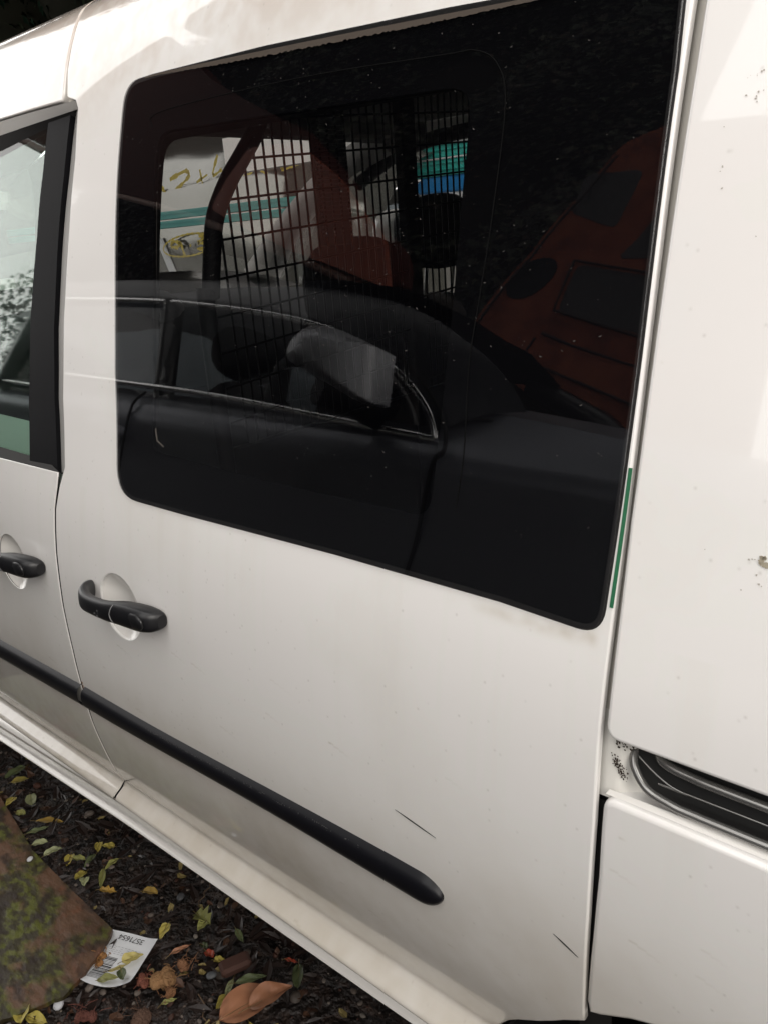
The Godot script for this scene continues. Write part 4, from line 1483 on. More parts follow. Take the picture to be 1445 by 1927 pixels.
# ---------------------------------------------------------------- rust red wrecks behind the grey car
func red_wrecks() -> void:
	var red := mat("rust_red", Color(.36, .085, .050), .5, .4)
	tri_tex(red, noise_tex(.012, [[0.0, Color(.39, .18, .12)], [.5, Color(.50, .25, .17)], [1.0, Color(.56, .31, .21)]], 31), .9)
	red.albedo_color = Color.WHITE
	var A := thing("red_car_body", "rust red car body tilted beyond the dark grey car, mirrored in the van window", "car wreck", Vector3(-5.2, 1.9, 3.1))
	var out := rounded(poly([-8.6, 4.15, -4.918, 2.90, -4.252, 2.657, -3.864, 2.483, -2.964, 2.18, -3.0, 2.42, -3.20, 2.62, -3.635, 3.115, -4.41, 3.932, -6.0, 4.934, -8.8, 7.2]), [0, .05, .05, .05, .12, .1, .1, .1, .15, .2, 0])
	var mb := MB.new()
	mb.slab(out, Transform3D(Basis(Vector3(1, 0, 0), Vector3(0, 1, 0), Vector3(0, 0, 1)) * Basis(Vector3.UP, PI) * Basis.from_scale(Vector3(-1, 1, 1)), Vector3(0, 0, 3.0)), .22, .03)
	obj("body_side", mb, mat("dull_red", Color(.050, .014, .010), .7, .2), A)
	mb = MB.new()
	mb.tube(smooth_path([Vector3(-8.6, 4.10, 2.80), Vector3(-4.918, 2.86, 2.80), Vector3(-4.0, 2.50, 2.80), Vector3(-2.99, 2.14, 2.80)], 4), .035, 8)
	obj("sill_edge", mb, mat("sill_brown", Color(.16, .07, .045), .5), A)
	mb = MB.new()
	mb.slab(rounded(poly([-4.746, 2.922, -3.807, 2.464, -2.919, 2.165, -3.046, 2.515, -3.581, 3.085, -4.221, 3.654, -4.723, 3.680]), [.06]), Transform3D(Basis.from_scale(Vector3(1, 1, -1)), Vector3(0, 0, 2.775)), .03, .012)
	obj("wing", mb, mat("wing_red", Color(.30, .075, .042), .45, .4), A)
	var B := thing("scrap_hatch", "rust red pressed steel tailgate with an oval hole, leaning beyond the dark grey car", "car panel", Vector3(-1.8, 1.5, 2.95))
	mb = MB.new()
	var face := Transform3D(Basis.from_scale(Vector3(1, 1, -1)), Vector3(0, 0, 2.86))
	var tail := rounded(poly([-2.446, 1.922, -2.113, 2.369, -1.778, 3.095, -1.60, 3.19, -.95, 3.15, -.95, 1.40, -1.521, 1.519, -1.963, 1.680]), [.06, .03, .06, .04, .05, .05, .03, .06])
	mb.slab(tail, face, .07, .015)
	obj("panel_skin", mb, red, B)
	mb = MB.new()
	var ov := PackedVector2Array()
	for k in 24:
		var a := TAU * k / 24
		ov.append(Vector2(-2.08, 2.235) + Vector2(cos(a) * .145, sin(a) * .088).rotated(.55))
	mb.slab(ov, Transform3D(Basis.from_scale(Vector3(1, 1, -1)), Vector3(0, 0, 2.80)), .014, .004)
	obj("oval_hole", mb, mat("hole_black", Color(.006, .006, .006), .9), B)
	for q in [[-1.93, 2.888, -1.641, 2.883, -1.699, 2.493, -1.953, 2.623], [-1.584, 2.421, -1.517, 2.576, -1.30, 2.58, -1.30, 2.312, -1.664, 2.317], [-1.843, 2.298, -1.523, 2.235, -1.30, 2.18, -1.30, 1.95, -1.51, 2.001, -1.905, 2.069]]:
		mb = MB.new()
		mb.slab(rounded(poly(q), [.05]), Transform3D(Basis.from_scale(Vector3(1, 1, -1)), Vector3(0, 0, 2.80)), .014, .004)
		obj("panel_opening", mb, mat("opening_grey", Color(.045, .042, .043), .6), B)
	mb = MB.new()
	mb.slab(rounded(poly([-1.99, 1.99, -1.25, 1.80, -1.25, 1.62, -1.483, 1.681, -2.06, 1.845]), [.04]), Transform3D(Basis.from_scale(Vector3(1, 1, -1)), Vector3(0, 0, 2.795)), .016, .012)
	obj("raised_panel", mb, red, B)
	for q in [[[-1.96, 1.985], [-1.30, 1.80]], [[-1.99, 1.965], [-2.05, 1.86], [-1.75, 1.765], [-1.30, 1.63]], [[-1.86, 2.315], [-1.53, 2.25], [-1.2, 2.18]], [[-1.86, 2.31], [-1.915, 2.08], [-1.50, 1.985], [-1.2, 1.93]], [[-2.40, 1.93], [-2.09, 2.345], [-1.79, 2.99]]]:
		mb = MB.new()
		var ln := []
		for p in q:
			ln.append(Vector3(p[0], p[1], 2.775))
		mb.tube(ln, .007, 5)
		obj("pressed_seam", mb, mat("seam_brown", Color(.022, .010, .008), .7), B)
	mb = MB.new()  # added pale sheet, stands for bright sky seen through the grey car
	var sky_rows := []
	for i in 19:
		var x := lerpf(-6.4, -3.3, i / 18.0)
		var line := PackedVector3Array()
		for k in 9:
			var y := lerpf(.15, 1.90 + .03 * sin(i * .9), k / 8.0)
			line.append(Vector3(x, y, 2.70 + .02 * sin(i * 1.3 + k * .4) + .015 * sin(i * 2.9)))
		sky_rows.append(line)
	mb.sheet(sky_rows, Vector3(0, 0, -1))
	tag(obj("sky_sheet", mb, mat("sky_pale", Color(.42, .48, .52), .7)), "added pale blue grey sheet behind the dark grey car, standing for sky through its mirrored side window", "sky_sheet")
	mb = MB.new()
	mb.box(Vector3(-1.72, .78, 3.0), Vector3(1.4, 1.5, .10), .02)
	mb.box(Vector3(-4.6, 1.2, 3.3), Vector3(3.4, 2.2, .4), .05)
	tag(obj("scrap_heap", mb, mat("scrap_dark", Color(.03, .026, .022), .8)), "dark scrap stacked under the red wrecks, hidden behind the grey car", "scrap")

# ---------------------------------------------------------------- the yard seen through the van
func stroke(mb: MB, pts: Array, z: float, r: float) -> void:
	var p := []
	var mid := Vector2.ZERO
	for q in pts:
		mid += Vector2(q[0], q[1]) / pts.size()
	var grow := 1.0 if z > -3.2 else 1.35
	for q in pts:
		var w: Vector2 = mid + (Vector2(q[0], q[1]) - mid) * grow
		p.append(Vector3(w.x, w.y, z + .018))
	p = smooth_path(p, 4)
	for i in p.size() - 1:
		var d: Vector3 = (p[i + 1] - p[i]).normalized()
		var s := Vector3(-d.y, d.x, 0) * r * (1.0 + .35 * sin(i * 1.9))
		mb.fquad(p[i] + s, p[i + 1] + s, p[i + 1] - s, p[i] - s, Vector3(0, 0, 1))

func yard_beyond() -> void:
	# silver van across the yard with teal stripes and yellow marker
	var S := thing("silver_van", "silver van with teal stripes and yellow marker writing, seen through the cab", "van", Vector3(-5.6, 0, -4.1))
	var sp := mat("silver_paint", Color(.17, .17, .15), .13, .6, .6)
	var mb := MB.new()
	var rows := []
	for i in 61:
		var x := lerpf(-8.2, -3.45, i / 60.0)
		var front := smoothstep(-4.3, -3.45, x)
		var line := PackedVector3Array()
		for q in [[.35, -3.30], [.7, -3.24], [1.1, -3.20], [1.40, -3.195], [1.62, -3.20], [1.75, -3.23], [1.80, -3.27], [1.90, -3.33], [2.02, -3.42], [2.16, -3.58], [2.24, -3.8], [2.28, -4.2], [2.28, -4.9]]:
			var y: float = q[0]
			if y > 1.1:
				y = 1.1 + (y - 1.1) * lerpf(1.0, .66, pow(front, 1.4))
			line.append(Vector3(x, y, q[1] - .25 * front * front + .012 * sin(x * 5.3 + y * 4.0) * sin(y * 6.1 - x * 1.7)))
		rows.append(line)
	mb.grid(rows, func(p): return Vector3(0, .4, 1))
	mb.box(Vector3(-3.50, .9, -4.3), Vector3(.1, 1.2, 1.5), .02)
	mb.box(Vector3(-8.2, 1.3, -4.1), Vector3(.1, 1.9, 1.6), .02)
	obj("body", mb, sp, S)
	for b in [[1.505, 1.555], [1.567, 1.622]]:
		mb = MB.new()
		mb.box(Vector3(-5.75, (b[0] + b[1]) / 2, -3.193), Vector3(4.4, b[1] - b[0], .012), .003)
		mb.box(Vector3(-5.75, (b[0] + b[1]) / 2 + .008, -3.186), Vector3(4.4, .006, .006))
		obj("teal_stripe", mb, mat("teal", Color(.045, .30, .27), .5), S)
	mb = MB.new()
	stroke(mb, [[-5.46, 1.78], [-5.42, 1.72], [-5.48, 1.66], [-5.52, 1.62]], -3.26, .014)
	obj("marker_stroke", mb, mat("marker_yellow", Color(.50, .39, .03), .6), S)
	mb = MB.new()
	stroke(mb, [[-5.32, 1.83], [-5.17, 1.86], [-5.15, 1.83], [-5.28, 1.77], [-5.30, 1.74], [-5.18, 1.755]], -3.275, .013)
	obj("marker_stroke", mb, mat("marker_yellow", Color(.50, .39, .03), .6), S)
	mb = MB.new()
	stroke(mb, [[-5.02, 1.80], [-4.92, 1.83]], -3.275, .008)
	obj("marker_stroke", mb, mat("marker_yellow", Color(.50, .39, .03), .6), S)
	mb = MB.new()
	stroke(mb, [[-4.98, 1.86], [-4.97, 1.77]], -3.275, .008)
	obj("marker_stroke", mb, mat("marker_yellow", Color(.50, .39, .03), .6), S)
	mb = MB.new()
	stroke(mb, [[-4.78, 1.93], [-4.84, 1.84], [-4.76, 1.86]], -3.285, .010)
	obj("marker_stroke", mb, mat("marker_yellow", Color(.50, .39, .03), .6), S)
	mb = MB.new()
	stroke(mb, [[-4.47, 1.92], [-4.44, 1.84], [-4.50, 1.80], [-4.58, 1.81]], -3.285, .012)
	obj("marker_stroke", mb, mat("marker_yellow", Color(.50, .39, .03), .6), S)
	mb = MB.new()
	stroke(mb, [[-4.26, 1.86], [-4.34, 1.83], [-4.28, 1.79]], -3.275, .010)
	obj("marker_stroke", mb, mat("marker_yellow", Color(.50, .39, .03), .6), S)
	mb = MB.new()
	stroke(mb, [[-4.16, 1.87], [-4.04, 1.90], [-4.12, 1.81], [-3.98, 1.83]], -3.275, .009)
	obj("marker_stroke", mb, mat("marker_yellow", Color(.50, .39, .03), .6), S)
	# the ringed mark
	var ring := []
	for k in 26:
		var a := TAU * k / 25
		ring.append([-5.12 + cos(a) * .32, 1.375 + sin(a) * .075 + cos(a) * .02])
	mb = MB.new()
	stroke(mb, ring, -3.186, .006)
	obj("marker_stroke", mb, mat("marker_yellow", Color(.50, .39, .03), .6), S)
	mb = MB.new()
	stroke(mb, [[-5.22, 1.395], [-5.30, 1.41], [-5.33, 1.375], [-5.25, 1.365], [-5.21, 1.40], [-5.19, 1.33], [-5.17, 1.30]], -3.184, .012)
	obj("marker_stroke", mb, mat("marker_yellow", Color(.50, .39, .03), .6), S)
	mb = MB.new()
	stroke(mb, [[-5.10, 1.375], [-5.085, 1.370]], -3.184, .010)
	obj("marker_stroke", mb, mat("marker_yellow", Color(.50, .39, .03), .6), S)
	mb = MB.new()
	stroke(mb, [[-4.98, 1.43], [-4.90, 1.43], [-5.0, 1.385], [-4.90, 1.38], [-4.92, 1.345], [-5.02, 1.345]], -3.184, .011)
	obj("marker_stroke", mb, mat("marker_yellow", Color(.50, .39, .03), .6), S)
	mb = MB.new()
	mb.box(Vector3(-5.44, 1.29, -3.190), Vector3(.075, .30, .012), .004, Basis(Vector3(0, 0, 1), .42))
	mb.box(Vector3(-5.30, 1.13, -3.200), Vector3(.02, .12, .010), .003, Basis(Vector3(0, 0, 1), .55))
	obj("trim_strip", mb, mat("pale_strip", Color(.55, .57, .57), .5), S)
	mb = MB.new()
	mb.box(Vector3(-6.9, 1.93, -3.42), Vector3(1.6, .26, .02), .01, Basis(Vector3(1, 0, 0), -.55))
	obj("side_window", mb, mat("window_dark", Color(.02, .022, .024), .05), S)
	for wx in [-7.4, -4.3]:
		for wz in [-3.45, -4.7]:
			wheel(S, Vector3(wx, .33, wz), .33, .2)
	# white box van further left, behind the front door window
	var Wv := thing("white_lorry", "white box lorry standing far left, a pale shape behind the front door glass", "lorry", Vector3(-10.4, 0, -3.2))
	mb = MB.new()
	mb.box(Vector3(-10.8, 1.9, -3.0), Vector3(3.4, 2.5, 2.6), .05)
	obj("cargo_box", mb, mat("lorry_white", Color(.62, .62, .58), .5), Wv)
	mb = MB.new()
	mb.box(Vector3(-8.6, 1.25, -2.9), Vector3(1.1, 1.5, 2.2), .12)
	var cab := obj("cab", mb, mat("lorry_white", Color.WHITE), Wv)
	mb = MB.new()
	mb.box(Vector3(-8.045, 1.50, -2.9), Vector3(.02, .62, 1.9), .004)
	mb.box(Vector3(-8.6, 1.50, -1.795), Vector3(.7, .5, .02), .004)
	obj("cab_window", mb, mat("window_dark", Color.WHITE), cab)
	mb = MB.new()
	mb.box(Vector3(-8.03, .72, -2.9), Vector3(.06, .22, 2.1), .02)
	obj("bumper", mb, mats.black_plastic, Wv)
	for wx in [-8.8, -11.6]:
		for wz in [-1.95, -4.0]:
			wheel(Wv, Vector3(wx, .42, wz), .42, .25)
	# teal and blue boat-like hull on a trailer, right of the bulkhead post
	var T := thing("teal_skip", "teal skip with a white rim and blue lower band beyond the far door window", "skip", Vector3(-3.1, 0, -4.7))
	mb = MB.new()
	mb.slab(rounded(poly([-3.70, 1.69, -2.20, 1.69, -2.20, 1.875, -3.70, 1.875]), [.01]), Transform3D(Basis(), Vector3(0, 0, -4.9)), .9, .01)
	for k in 4:
		mb.box(Vector3(-2.95, 1.725 + k * .040, -3.995), Vector3(1.5, .012, .02), .004)
	obj("side", mb, mat("teal_bright", Color(.03, .42, .36), .5), T)
	mb = MB.new()
	mb.box(Vector3(-2.95, 1.792, -3.990), Vector3(1.5, .010, .016), .003)
	mb.box(Vector3(-2.93, 1.91, -4.45), Vector3(1.6, .07, 1.0), .02)
	mb.slab(poly([-3.60, 1.50, -2.2, 1.50, -2.2, 1.585, -3.62, 1.585]), Transform3D(Basis(), Vector3(0, 0, -4.9)), .88, .01)
	obj("white_band", mb, mat("skip_white", Color(.70, .71, .72), .5), T)
	mb = MB.new()
	mb.slab(poly([-3.62, 1.587, -2.2, 1.587, -2.2, 1.688, -3.58, 1.688, -3.66, 1.64]), Transform3D(Basis(), Vector3(0, 0, -4.9)), .89, .01)
	obj("blue_band", mb, mat("skip_blue", Color(.015, .22, .55), .45), T)
	mb = MB.new()
	mb.box(Vector3(-2.95, .75, -4.45), Vector3(1.3, 1.5, .8), .04)
	obj("base", mb, mat("skip_base", Color(.30, .29, .27), .8), T)
	# pieces in the gap between the two posts
	mb = MB.new()
	mb.box(Vector3(-5.0, 1.20, -5.0), Vector3(.75, .85, .6), .03)
	mb.box(Vector3(-5.0, 1.64, -5.0), Vector3(.79, .05, .64), .015)
	mb.box(Vector3(-5.0, .38, -5.0), Vector3(.6, .76, .5), .02)
	tag(obj("waste_bin", mb, mat("bin_grey", Color(.26, .31, .34), .6)), "blue grey waste bin seen through the middle of the wire mesh", "bin")
	for k in 3:
		mb = MB.new()
		mb.tube([Vector3(-5.2 + .24 * k, 0, -5.8 + .1 * k), Vector3(-5.2 + .24 * k, 2.35 - .2 * k, -5.8 + .1 * k)], .05, 9)
		tag(obj("white_post", mb, mat("post_white", Color(.66, .66, .64), .6)), ["tall white post left of the other two behind the grey bin", "white post in the middle of three behind the grey bin", "short white post nearest the teal skip"][k], "post", "white posts behind the bin")
	mb = MB.new()
	var rr := RandomNumberGenerator.new()
	rr.seed = 12
	for k in 60:
		var s := rr.randf_range(.06, .22)
		mb.box(Vector3(rr.randf_range(-4.5, -3.7), rr.randf_range(.2, 1.72), rr.randf_range(-5.3, -4.6)), Vector3(s * 2, s * .5, s), .01, Basis(Vector3(rr.randf(), rr.randf(), rr.randf()).normalized(), rr.randf() * 6))
	mb.box(Vector3(-4.1, .5, -5.0), Vector3(.9, 1.0, .7), .02)
	kind(tag(obj("scrap_pile", mb, mat("scrap_grey", Color(.20, .20, .19), .5, .5, .4)), "heap of grey scrap metal left of the teal skip", "scrap"), "stuff")
	var bush := thing("green_bush", "small green bush low beside the scrap heap, left of the teal skip", "bush", Vector3(-3.9, 0, -4.3))
	var lb := leaf_cloud("foliage", bush, 500, func(r):
		var d := Vector3(r.randfn(), r.randfn(), r.randfn()).normalized()
		return [Vector3(-3.9, 1.0, -4.3) + d * Vector3(.26, .42, .25) * r.randf_range(.4, 1.0), d], .10, [Color(.09, .17, .03), Color(.13, .20, .05)], 8)
	lb.position = -bush.position
	mb = MB.new()
	mb.tube([Vector3(-3.9, 0, -4.3), Vector3(-3.88, .5, -4.3), Vector3(-3.9, 1.1, -4.3)], [.03, .025, .012], 7)
	obj("stem", mb, mats.bark, bush)

# ---------------------------------------------------------------- things lying on the ground
func litter() -> void:
	# rusty plate with moss
	var t := Image.create(512, 512, false, Image.FORMAT_RGB8)
	var f1 := FastNoiseLite.new()
	f1.seed = 3; f1.frequency = .009; f1.fractal_octaves = 5
	var f2 := FastNoiseLite.new()
	f2.seed = 8; f2.frequency = .035; f2.fractal_octaves = 4
	for y in 512:
		for x in 512:
			var a := f1.get_noise_2d(x, y)
			var b := f2.get_noise_2d(x, y)
			var c := Color(.40, .295, .22).lerp(Color(.30, .225, .17), clampf(.5 + a * 1.4 + b * .4, 0, 1))
			c = c.lerp(Color(.47, .27, .17), clampf(b * 1.6 - .2, 0, 1) * .6)
			# moss grows on the lower left part
			var d := clampf((float(y) / 512 - .12) * 3.1 + a * 1.5 + b * .16 - maxf(0.0, float(x) / 512 - .50) * 2.4, 0, 1)
			var g := Color(.36, .38, .13).lerp(Color(.20, .18, .10), clampf(.5 + b * 1.8, 0, 1))
			c = c.lerp(g, smoothstep(.12, .75, d) * .92)
			# dark wet patches along the upper edge
			var w := clampf(f1.get_noise_2d(x * 1.3 + 400, y * 1.3) * 3.0 - .35, 0, 1)
			c = c.lerp(Color(.16, .11, .085), w * .75)
			t.set_pixel(x, y, c)
	var pm := mat("rusty_plate", Color.WHITE, .48, .45)
	pm.albedo_texture = ImageTexture.create_from_image(t)
	pm.heightmap_enabled = true
	pm.heightmap_texture = noise_tex(.03, [], 21, 512, 5)
	pm.heightmap_scale = .14
	var out := poly([-2.45, -.075, -1.991, -.004, -1.735, .038, -1.55, .044, -1.362, .047, -1.350, .060, -1.340, .078, -1.330, .092, -1.322, .119, -1.310, .150, -1.299, .194, -1.318, .232, -1.337, .271, -1.352, .300, -1.365, .42, -1.70, .62, -2.45, .55])
	var ragged := PackedVector2Array()
	for p in dense(out, .012):
		ragged.append(p + Vector2(rng.randf_range(-1, 1), rng.randf_range(-1, 1)) * (.0022 if p.y > .06 else .0007))
	var mb := MB.new()
	var ix := Geometry2D.triangulate_polygon(ragged)
	var ph := func(p: Vector2) -> float: return .030 + .006 * sin(p.x * 5.0) + .004 * sin(p.y * 9.0 + p.x * 3.0)
	var uvf := func(p: Vector2) -> Vector2: return Vector2((p.x + 1.95) / .70, (p.y + .06) / .45)
	for i in range(0, ix.size(), 3):
		var q := [ragged[ix[i]], ragged[ix[i + 1]], ragged[ix[i + 2]]]
		mb.tri(Vector3(q[0].x, ph.call(q[0]), q[0].y), Vector3(q[1].x, ph.call(q[1]), q[1].y), Vector3(q[2].x, ph.call(q[2]), q[2].y), Vector3.UP, Vector3.UP, Vector3.UP, uvf.call(q[0]), uvf.call(q[1]), uvf.call(q[2]))
	for i in ragged.size():
		var a := ragged[i]
		var b := ragged[(i + 1) % ragged.size()]
		var o2 := Vector2((b - a).y, -(b - a).x) * (-1.0 if Geometry2D.is_polygon_clockwise(ragged) else 1.0)
		var A := Vector3(a.x, ph.call(a), a.y)
		var B := Vector3(b.x, ph.call(b), b.y)
		var hint := Vector3(o2.x, 0, o2.y)
		var g := hint.normalized()
		mb.tri(A, B, B - Vector3(0, .009, 0), g, g, g, uvf.call(a), uvf.call(b), uvf.call(b))
		mb.tri(A, B - Vector3(0, .009, 0), A - Vector3(0, .009, 0), g, g, g, uvf.call(a), uvf.call(b), uvf.call(a))
	tag(obj("rusty_plate", mb, pm), "rusty steel plate with green moss lying on the soil beside the van", "metal plate")

	paper_label()
	leaves()
	bits()

func paper_label() -> void:
	var L := thing("paper_label", "curled white paper label with a barcode and an upside-down number by the rusty plate", "label", Vector3(-1.29, 0, .07))
	# local frame: u along the printed line (right to left in view), w across it
	var o := Vector3(-1.3822, .010, .0420)
	var u := Vector3(.1050, 0, -.0400).normalized()
	var w := Vector3(u.z, 0, -u.x) * -1.0
	if w.z < 0:
		w = -w
	var lift := func(a: float, b: float) -> float: return .004 * sin(a * 22.0) + .022 * pow(clampf((a - .085) / .06, 0, 1), 2.0) + .012 * pow(clampf((b - .085) / .05, 0, 1), 2.0)
	var at := func(a: float, b: float, e: float) -> Vector3: return o + u * a + w * b + Vector3.UP * (lift.call(a, b) + e)
	var rows := []
	for i in 15:
		var a := .122 * i / 14.0
		var line := PackedVector3Array()
		for k in 13:
			var b1 := .135 - .018 * pow(absf(a - .05) / .06, 2.0)
			line.append(at.call(a + .012 * k / 12.0, b1 * k / 12.0, 0.0))
		rows.append(line)
	var mb := MB.new()
	mb.sheet(rows, Vector3.UP)
	obj("paper", mb, mat("paper", Color(.86, .87, .89), .7, .3), L)
	var ink := mat("ink", Color(.03, .03, .032), .8)
	var tm := TextMesh.new()
	var sf := SystemFont.new()
	sf.font_names = PackedStringArray(["Droid Sans"])
	tm.font = sf
	tm.text = "3571654"
	tm.font_size = 32
	tm.pixel_size = .0005
	tm.depth = .0004
	tm.material = ink
	var ti := MeshInstance3D.new()
	ti.name = "number"
	ti.mesh = tm
	L.add_child(ti, true)
	# the number reads upside down from where the photographer stands
	ti.basis = Basis(-u, w * -1.0 * -1.0 * -1.0 * -1.0, Vector3.UP).orthonormalized()
	var bx := -u
	var by := w
	ti.basis = Basis(bx, by, bx.cross(by))
	if bx.cross(by).y < 0:
		ti.basis = Basis(bx, -by, bx.cross(-by))
	ti.position = at.call(.065, .015, .0026) - L.position
	mb = MB.new()
	var r := RandomNumberGenerator.new()
	r.seed = 40
	var b := .062
	while b < .116:
		var wd := [.0011, .0011, .0020, .0030][r.randi() % 4] as float
		for s in 6:
			var a0 := lerpf(.030, .066, s / 6.0)
			var a1 := lerpf(.030, .066, (s + 1) / 6.0)
			mb.fquad(at.call(a0, b, .0006), at.call(a1, b, .0006), at.call(a1, b + wd, .0006), at.call(a0, b + wd, .0006), Vector3.UP)
		b += wd + ([.0009, .0012, .0018][r.randi() % 3] as float)
	kind(obj("barcode", mb, ink, L), "stuff")
	mb = MB.new()
	for k in 5:
		for s in 9:
			if r.randf() < .3:
				continue
			mb.fquad(at.call(.030 + s * .0085, .036 + k * .0042, .0006), at.call(.036 + s * .0085, .036 + k * .0042, .0006), at.call(.036 + s * .0085, .0368 + k * .0042, .0006), at.call(.030 + s * .0085, .0368 + k * .0042, .0006), Vector3.UP)
	kind(obj("small_print", mb, mat("faint_ink", Color(.40, .40, .41), .8), L), "stuff")

var leaf_no := 0

# one fallen leaf: blade and stalk. kind 0 oval, 1 long pointed, 2 heart shaped, 3 lobed
func leaf(x: float, z: float, y: float, len: float, wid: float, turn: float, shape: int, tone: Color, label: String, tilt := 0.25) -> void:
	var r := RandomNumberGenerator.new()
	leaf_no += 1
	len *= .88
	wid *= .84
	r.seed = leaf_no * 77
	var fold := r.randf_range(.15, .7)
	var curl := r.randf_range(-.5, .9)
	var N := 12
	var rows := []
	for i in N + 1:
		var t := float(i) / N
		var w := 0.0
		match shape:
			0: w = sqrt(maxf(0.0, sin(PI * pow(t, .9))))
			1: w = pow(sin(PI * pow(t, .75)), 1.0)
			2: w = pow(sin(PI * pow(t * .97 + .02, .55)), .8)
			3: w = pow(maxf(0.0, sin(PI * pow(t, .8))), .7) * (1.0 + .35 * sin(t * 19.0))
		w = maxf(w, .015) * wid / 2
		var line := PackedVector3Array()
		for k in 7:
			var s := (k - 3) / 3.0
			var yy := absf(s) * w * fold + curl * len * .35 * (t - .5) * (t - .5) + .0012 * sin(t * 14.0 + s * 5.0 + leaf_no)
			line.append(Vector3(s * w, yy, (t - .5) * len))
		rows.append(line)
	var rot := Basis(Vector3.UP, turn) * Basis(Vector3(r.randf_range(-1, 1), 0, r.randf_range(-1, 1)).normalized(), r.randf_range(-tilt, tilt))
	var lowest := 0.0
	for l in rows:
		for p in l:
			lowest = minf(lowest, (rot * p).y)
	var base := Vector3(x, y - lowest + .001, z)
	var q := []
	for l in rows:
		var ln := PackedVector3Array()
		for p in l:
			ln.append(base + rot * p)
		q.append(ln)
	var mb := MB.new()
	mb.sheet(q, rot * Vector3.UP)
	var o := thing("leaf", label, "leaf", base, "leaves fallen beside the van")
	var key := "leaf_%d" % leaf_no
	var m := mat(key, Color.WHITE, .45, .45)
	var dark := (tone * .55).linear_to_srgb()
	var lite := (tone * 1.15).linear_to_srgb()
	dark.a = 1; lite.a = 1
	m.albedo_texture = noise_tex(.02, [[0.0, dark], [.4, tone.linear_to_srgb()], [1.0, lite]], leaf_no % 7, 64, 3) if leaf_no < 30 else mats["leaf_%d" % (1 + leaf_no % 29)].albedo_texture
	m.backlight_enabled = true
	m.backlight = Color(.25, .25, .15)
	obj("blade", mb, m, o)
	mb = MB.new()
	var p0: Vector3 = q[0][3]
	var d0: Vector3 = (q[0][3] - q[1][3]).normalized()
	mb.tube([q[6][3] + Vector3(0, .0006, 0), q[2][3] + Vector3(0, .0006, 0), p0, p0 + d0 * len * .12, p0 + d0 * len * .22 + Vector3(0, -.002, 0)], [.0004, .0006, .0007, .0007, .0008], 5)
	obj("stalk", mb, mat("stalk", Color(.16, .11, .04), .6), o)

